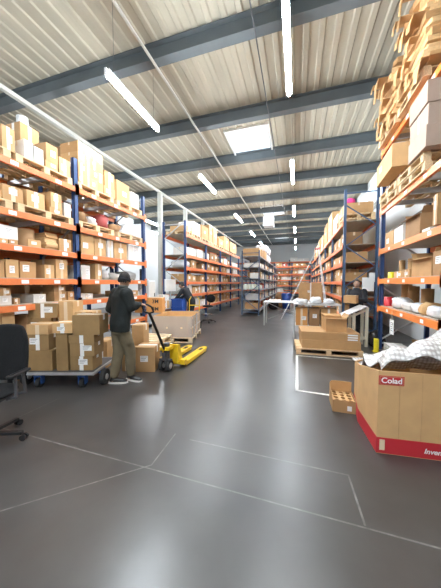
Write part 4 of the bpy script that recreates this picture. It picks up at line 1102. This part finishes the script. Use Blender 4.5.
# double ladder
t = thing('step_ladder', 'tall white double ladder standing in the aisle over the tables', 'ladder', (.2, 11.3, 0))
apex = (.62, 0, 3.05)
for side_, foot in ((0, -.85), (1, 1.08)):
    for y_ in (-.22, .22):
        MB().bar((foot, y_*1.25, 0), (apex[0] + (-.03 if side_ == 0 else .03), y_, apex[2]), .03, .07, upv=(0, 1, 0)).build('side_rail', 'white_plastic', t)
    if True:
        for k in range(1, 10):
            f_ = k/10; x_ = foot + (apex[0]-foot)*f_; z_ = apex[2]*f_
            MB().bar((x_, -.26 + .04*f_, z_), (x_, .26 - .04*f_, z_), .05, .025).build('rung', 'white_plastic', t)
MB().box(apex[0]-.1, apex[0]+.1, -.25, .25, 3.05, 3.08).build('top_plate', 'red_plastic', t)
# goods behind the ladder
carton(1.2, .6, .86, 'card_tan', (.66, 13.0, 0), 0, 'large lower tan box behind the white ladder', near=True)
carton(1.1, .6, .75, 'card_light', (.64, 13.0, .8605), 0, 'large upper tan box behind the white ladder', near=True)
t = thing('waste_bin', 'blue wheeled waste bin before the hall end rack', 'bin', (-.6, 15.0, 0))
MB().loft([((0, 0, .08), (.2, 0, 0), (0, .2, 0)), ((0, 0, .95), (.29, 0, 0), (0, .3, 0))], 4).build('tub', 'blue_plastic', t); MB().box(-.23, .23, -.24, .24, .95, 1.0).build('lid', 'blue_plastic', t)
for sx in (-.18, .18): MB().tube((sx-.02, .15, .08), (sx+.02, .15, .08), .08, n=14).build('wheel', 'rubber', t)
for i, (x, y_, h_, c_) in enumerate(((-1.35, 15.2, .6, 'black_gloss'), (.15, 15.4, .5, 'black_gloss'), (-1.1, 16.5, .9, 'card_brown'))):
    bundle(.6, .5, h_, c_, (x, y_, 0), 0, ('black sack left of', 'black sack right of', 'brown bundle behind')[i] + ' the blue waste bin', 'rubbish_sack', 'sack')
# inclined white board on a cream stand, at the right
t = thing('inclined_board', 'white tilted board on a cream stand before the man', 'stand', (1.36, 6.98, 0), R(8))
MB().bar((-.33, 0, .72), (.26, 0, 1.02), .45, .025, upv=(0, 0, 1)).build('board', 'white_plastic', t)
for sx, z1 in ((.0, .85), (.30, 1.0)):
    MB().box(sx-.03, sx+.03, -.17, -.11, 0, z1).build('leg', 'cream_paint', t); MB().box(sx-.03, sx+.03, .11, .17, 0, z1).build('leg', 'cream_paint', t)
MB().bar((.3, -.14, .94), (-.05, -.14, .76), .04, .05).build('stand_frame', 'cream_paint', t)
MB().bar((0, -.14, .2), (.3, -.14, .2), .04, .04).bar((.3, -.14, .2), (.3, .14, .2), .04, .04).build('stand_frame', 'cream_paint', t)
for sx, sy in ((0, -.14), (0, .14), (.3, -.14), (.3, .14)): MB().box(sx-.05, sx+.05, sy-.03, sy+.03, 0, .0).v  # feet flush with the floor

# ------------------------------------------------------------------ people
def person(label, loc, rz, P, jacket='jacket', trousers='trousers', skin='skin', cap=None, hair=True, lean=0, twist=0, s=1.0, collar=None, hold=None, headturn=0, nod=0, bulk=1.0):
    t = thing('person', label, 'person', loc, rz, None)
    hipz = .93*s
    def T(p):
        p = Vector(p)*s
        if p.z > hipz:
            q = p - Vector((0, 0, hipz)); q.rotate(Euler((-R(lean), 0, 0))); q.rotate(Euler((0, 0, R(twist)))); p = q + Vector((0, 0, hipz))
        return p
    def ring(z, hw_, hd_, y=0):
        c = T((0, y, z)); a = T((hw_, y, z)) - c; b = T((0, y + hd_, z)) - c; return (c, a, b)
    sh = {k: T((sx*.185, -.005, 1.43)) for k, sx in (('L', -1), ('R', 1))}
    hip = {k: Vector((sx*.085*s, 0, .92*s)) for k, sx in (('L', -1), ('R', 1))}
    b = MB()
    b.loft([ring(.86, .14, .10), ring(.95, .165, .115), ring(1.08, .14, .10, .01), ring(1.25, .155, .11, .01), ring(1.38, .175, .105), ring(1.45, .12, .07), ring(1.50, .055, .055, .01), ring(1.60, .052, .055, .02)], 24)
    hc = T((0, .035, 1.655)); hr = Euler((-R(lean*.4 + nod), 0, R(twist + headturn)))
    def H(p): v = Vector(p)*s; v.rotate(hr); return hc + v
    b.ball(hc, .076*s, .096*s, .108*s, 24, 16, rot=hr)
    b.ball(H((0, .03, -.05)), .055*s, .065*s, .06*s, 18, 12, rot=hr)             # jaw
    b.ball(H((0, .10, -.012)), .013*s, .02*s, .024*s, 10, 8, rot=hr)             # nose
    b.ball(H((0, .088, -.055)), .024*s, .012*s, .009*s, 10, 8, rot=hr)           # lips
    for sx in (-1, 1): b.ball(H((sx*.077, -.005, -.01)), .012*s, .02*s, .032*s, 10, 8, rot=hr)
    for k in 'LR':
        el, wr = P['elbow'+k], P['wrist'+k]; el, wr = Vector(el), Vector(wr)
        b.limb([(sh[k], .055*s), ((sh[k]+el)/2, .048*s), (el, .040*s), ((el*.6+wr*.4), .040*s), (wr, .026*s)])
        kn, an = Vector(P['knee'+k]), Vector(P['ankle'+k])
        b.limb([(hip[k], .088*s), ((hip[k]+kn)/2, .075*s), (kn, .056*s), (kn*.65+an*.35, .055*s), (an, .036*s)])
        toe = Vector(P['toe'+k]); b.loft([(an + Vector((0, 0, -.02)), (.035, 0, 0), (0, .04, 0)), (Vector((an.x, an.y, .03)), (.036, 0, 0), (0, .05, 0))], 12)
        # hand : palm, four fingers and thumb
        hdv = Vector(P.get('hand'+k, el and (wr - el))).normalized(); up = Vector(P.get('palmup'+k, (0, 0, 1)))
        sd = hdv.cross(up).normalized(); nr = sd.cross(hdv).normalized(); curl = P.get('curl'+k, .5)
        pal = wr + hdv*.085*s
        b.loft([(wr - hdv*.01, sd*.026*s, nr*.019*s), (wr + hdv*.04*s, sd*.036*s, nr*.017*s), (pal, sd*.042*s, nr*.015*s)], 12)
        for i in range(4):
            q = pal + sd*(.031 - .0207*i)*s - hdv*.006; L = (.072, .082, .076, .06)[i]*s; a_ = curl
            p1 = q + (hdv*math.cos(a_*.6) - nr*math.sin(a_*.6))*L*.45
            p2 = p1 + (hdv*math.cos(a_*1.5) - nr*math.sin(a_*1.5))*L*.32; p3 = p2 + (hdv*math.cos(a_*2.2) - nr*math.sin(a_*2.2))*L*.25
            b.limb([(q, .0095*s), (p1, .0088*s), (p2, .0082*s), (p3, .0072*s)], 8)
        sg = 1 if k == 'L' else -1
        sd2 = sd * P.get('thumb'+k, 1)
        q = wr + hdv*.025*s + sd2*.026*s; p1 = q + (hdv*.7 + sd2*.7 - nr*.15)*.038*s; p2 = p1 + (hdv*.9 + sd2*.2 - nr*.5)*.03*s
        b.limb([(q, .012*s), (p1, .010*s), (p2, .0085*s)], 8)
    b.build('body', skin, t, voxel=.0075, smooth_it=2)
    for sx in (-1, 1):
        MB().ball(H((sx*.030, .084, .012)), .011*s, .009*s, .008*s, 10, 8, rot=hr).build('eye', 'paper', t)
        MB().ball(H((sx*.030, .0905, .012)), .005*s, .004*s, .005*s, 8, 6, rot=hr).build('iris', 'ink', t)
        MB().ball(H((sx*.030, .088, .032)), .017*s, .006*s, .004*s, 8, 6, rot=hr).build('eyebrow', 'hair', t)
    # jacket
    B_ = bulk; j = MB(); j.loft([ring(.84, .178*B_, .135), ring(.95, .185*B_, .14), ring(1.08, .18*B_, .135, .01), ring(1.25, .19*B_, .14, .01), ring(1.38, .205*B_, .13), ring(1.45, .155*B_, .10), ring(1.50, .085, .082, .01), ring(1.535, .074, .075, .012)], 28)
    for k in 'LR':
        el, wr = Vector(P['elbow'+k]), Vector(P['wrist'+k]); d = (wr-el).normalized()
        j.limb([(sh[k], .080*s*B_), ((sh[k]+el)/2, .070*s*B_), (el, .060*s*B_), (el*.5+wr*.5, .054*s*B_)]); j.limb([(el*.5+wr*.5, .054*s*B_), (wr - d*.015, .042*s)])
    j.build('jacket', jacket, t, voxel=.012, smooth_it=3)
    if collar:
        c, a, bb_ = ring(1.525, .079, .080, .012); c2, a2, b2 = ring(1.565, .072, .074, .014)
        MB().loft([(c, a, bb_), (c2, a2, b2)], 20).build('collar', collar, t)
    tr = MB(); tr.loft([(Vector((0, 0, .80*s)), (.165*s, 0, 0), (0, .125*s, 0)), (Vector((0, 0, .90*s)), (.175*s, 0, 0), (0, .13*s, 0)), (Vector((0, 0, .985*s)), (.162*s, 0, 0), (0, .122*s, 0))], 28)
    for k in 'LR':
        kn, an = Vector(P['knee'+k]), Vector(P['ankle'+k])
        tr.limb([(hip[k], .104*s), ((hip[k]+kn)/2, .100*s), (kn, .086*s), (kn*.5+an*.5, .084*s), (kn*.10+an*.90, .068*s)])
        # cargo pocket
        m_ = (hip[k]*.42 + kn*.58); tr.ball(m_ + Vector(((-1 if k == 'L' else 1)*.085*s, 0, 0)), .028*s, .06*s, .085*s, 10, 8)
    tr.build('trousers', trousers, t, voxel=.012, smooth_it=3)
    for k in 'LR':
        an, toe = Vector(P['ankle'+k]), Vector(P['toe'+k]); z0 = P.get('lift'+k, 0)
        f_ = (toe-an); f_.z = 0; f_.normalize(); g_ = Vector((-f_.y, f_.x, 0)); c = Vector((an.x, an.y, 0))
        up_ = MB().loft([(c - f_*.055 + Vector((0, 0, .05+z0)), g_*.036, Vector((0, 0, .03))), (c + Vector((0, 0, .062+z0)), g_*.045, Vector((0, 0, .048))), (c + f_*.09 + Vector((0, 0, .05+z0)), g_*.05, Vector((0, 0, .032))), (c + f_*.17 + Vector((0, 0, .04+z0)), g_*.046, Vector((0, 0, .022))), (c + f_*.205 + Vector((0, 0, .034+z0)), g_*.026, Vector((0, 0, .012)))], 16)
        up_.limb([(c + Vector((0, 0, .06+z0)), .045), (c + Vector((0, 0, .10+z0)), .046)])
        so = up_.build('shoe', 'black_plastic', t)
        MB().prism([((c + f_*a_ + g_*b_*.05).x, (c + f_*a_ + g_*b_*.05).y) for a_, b_ in ((-.075, -.6), (.02, -.9), (.12, -1.05), (.19, -.75), (.22, 0), (.19, .75), (.12, 1.05), (.02, .9), (-.075, .6), (-.09, 0))], z0, z0+.026).build('sole', 'card_white', so)
    if cap:
        cp = MB()
        rings = []
        for k in range(8):
            th = k/7*math.pi/2; z_ = -.012 + .125*math.sin(th); r_ = math.cos(th)**.6 if k < 7 else .05
            rings.append((H((0, -.012, z_)), (H((.086, -.012, z_)) - H((0, -.012, z_)))*r_, (H((0, .092, z_)) - H((0, -.012, z_)))*r_))
        cp.loft(rings, 22); c = cp.build('beanie', cap, t)
        cu = [(H((0, -.012, z_)), H((q_, -.012, z_)) - H((0, -.012, z_)), H((0, q_*1.13 - .012, z_)) - H((0, -.012, z_))) for z_, q_ in ((-.028, .086), (-.026, .094), (.014, .095), (.018, .087))]
        MB().loft(cu, 22).build('cuff', cap, c)
    if hair:
        hm = MB(); hm.ball(H((0, -.014, .034)), .083*s, .094*s, .098*s, 20, 14, rot=hr)
        for k in range(14):
            a_ = R(200 + k*10.8) if not hold else R(k*25); hm.ball(H((math.cos(a_)*.074, math.sin(a_)*.085 - .015, -.02 + .01*math.sin(k*3))), .018*s, .018*s, .03*s, 8, 6)
        o = hm.build('hair', 'hair', t)
    return t

# main worker : seen from behind, right hand on the truck handle
WR = R(-28); WL = Vector((-2.70, 3.22, 0))
def loc_(p):                                      # world -> worker's own frame
    v = Vector(p) - WL; v.rotate(Euler((0, 0, -WR))); return v
g = loc_(GRIP); wrR = g + Vector((-.06, -.07, .02))
shR = Vector((.21, 0, 1.43)); elR = (shR*.5 + wrR*.5) + Vector((.04, -.05, -.12))
fL, fR = loc_(at(114, 383, Z=0)), loc_(at(131, 380, Z=0))
P1 = dict(elbowR=elR, wristR=wrR, handR=(g - wrR), palmupR=(0, 0, 1), curlR=1.0, thumbR=-1,
          elbowL=(-.33, -.02, 1.17), wristL=(-.27, .18, 1.0), handL=(.15, .6, -.5), curlL=.7, thumbL=1,
          kneeL=((fL.x-.09)/2, fL.y/2+.05, .50), ankleL=(fL.x, fL.y, .09), toeL=(fL.x + .13, fL.y + .16, 0),
          kneeR=((fR.x+.09)/2, fR.y/2+.06, .50), ankleR=(fR.x, fR.y, .09), toeR=(fR.x + .20, fR.y + .10, 0))
person('worker in black jacket, khaki trousers and dark beanie seen from behind', WL, WR, P1, cap='beanie', collar='collar', hair=True, lean=5, headturn=28, nod=10, bulk=1.3)

# stooping man further down
P2 = dict(elbowR=(.26, .42, 1.12), wristR=(.16, .62, 1.0), handR=(0, .6, -.2), curlR=.6, elbowL=(-.26, .42, 1.12), wristL=(-.14, .62, 1.0), handL=(0, .6, -.2), curlL=.6,
          kneeL=(-.10, .05, .50), ankleL=(-.11, -.05, .09), toeL=(-.11, .2, 0), kneeR=(.10, .08, .50), ankleR=(.11, .02, .09), toeR=(.12, .25, 0))
person('man in dark clothes leaning forward at the packing bench', (-3.68, 8.22, 0), R(88), P2, jacket='dark_cloth', trousers='dark_cloth', lean=33, hair=True)
# man holding a small box at the right
P3 = dict(elbowR=(.25, .10, 1.13), wristR=(.13, .30, 1.17), handR=(-.3, .5, .1), palmupR=(1, 0, 0), curlR=.5, elbowL=(-.25, .10, 1.13), wristL=(-.13, .30, 1.17), handL=(.3, .5, .1), palmupL=(-1, 0, 0), curlL=.5,
          kneeL=(-.10, .04, .50), ankleL=(-.11, 0, .09), toeL=(-.12, .2, 0), kneeR=(.10, .04, .50), ankleR=(.11, 0, .09), toeR=(.12, .2, 0))
PL = Vector((1.55, 7.42, 0)); PR = R(150)
person('man in black holding a small box beside the right racks', PL, PR, P3, jacket='dark_cloth', trousers='dark_cloth', skin='skin_pale', lean=0, hair=True, headturn=20, s=.96)
v = Vector((0, .41, 0)); v.rotate(Euler((0, 0, PR)))
carton(.30, .2, .2, 'card_tan', (PL.x+v.x, PL.y+v.y, 1.08), PR, 'small tan box held in the hands of the man in black', near=True)

# ------------------------------------------------------------------ daylight and view
W = bpy.data.worlds.new('world'); S.world = W; W.use_nodes = True
bg = W.node_tree.nodes['Background']; bg.inputs[0].default_value = (.78, .88, 1.0, 1); bg.inputs[1].default_value = 1.2
S.view_settings.view_transform = 'Standard'; S.view_settings.look = 'None'; S.view_settings.gamma = 1; S.view_settings.use_curve_mapping = False
S.view_settings.exposure = 1.8
S.cycles.max_bounces = 8; S.cycles.diffuse_bounces = 5; S.cycles.transparent_max_bounces = 12; S.cycles.sample_clamp_indirect = 8
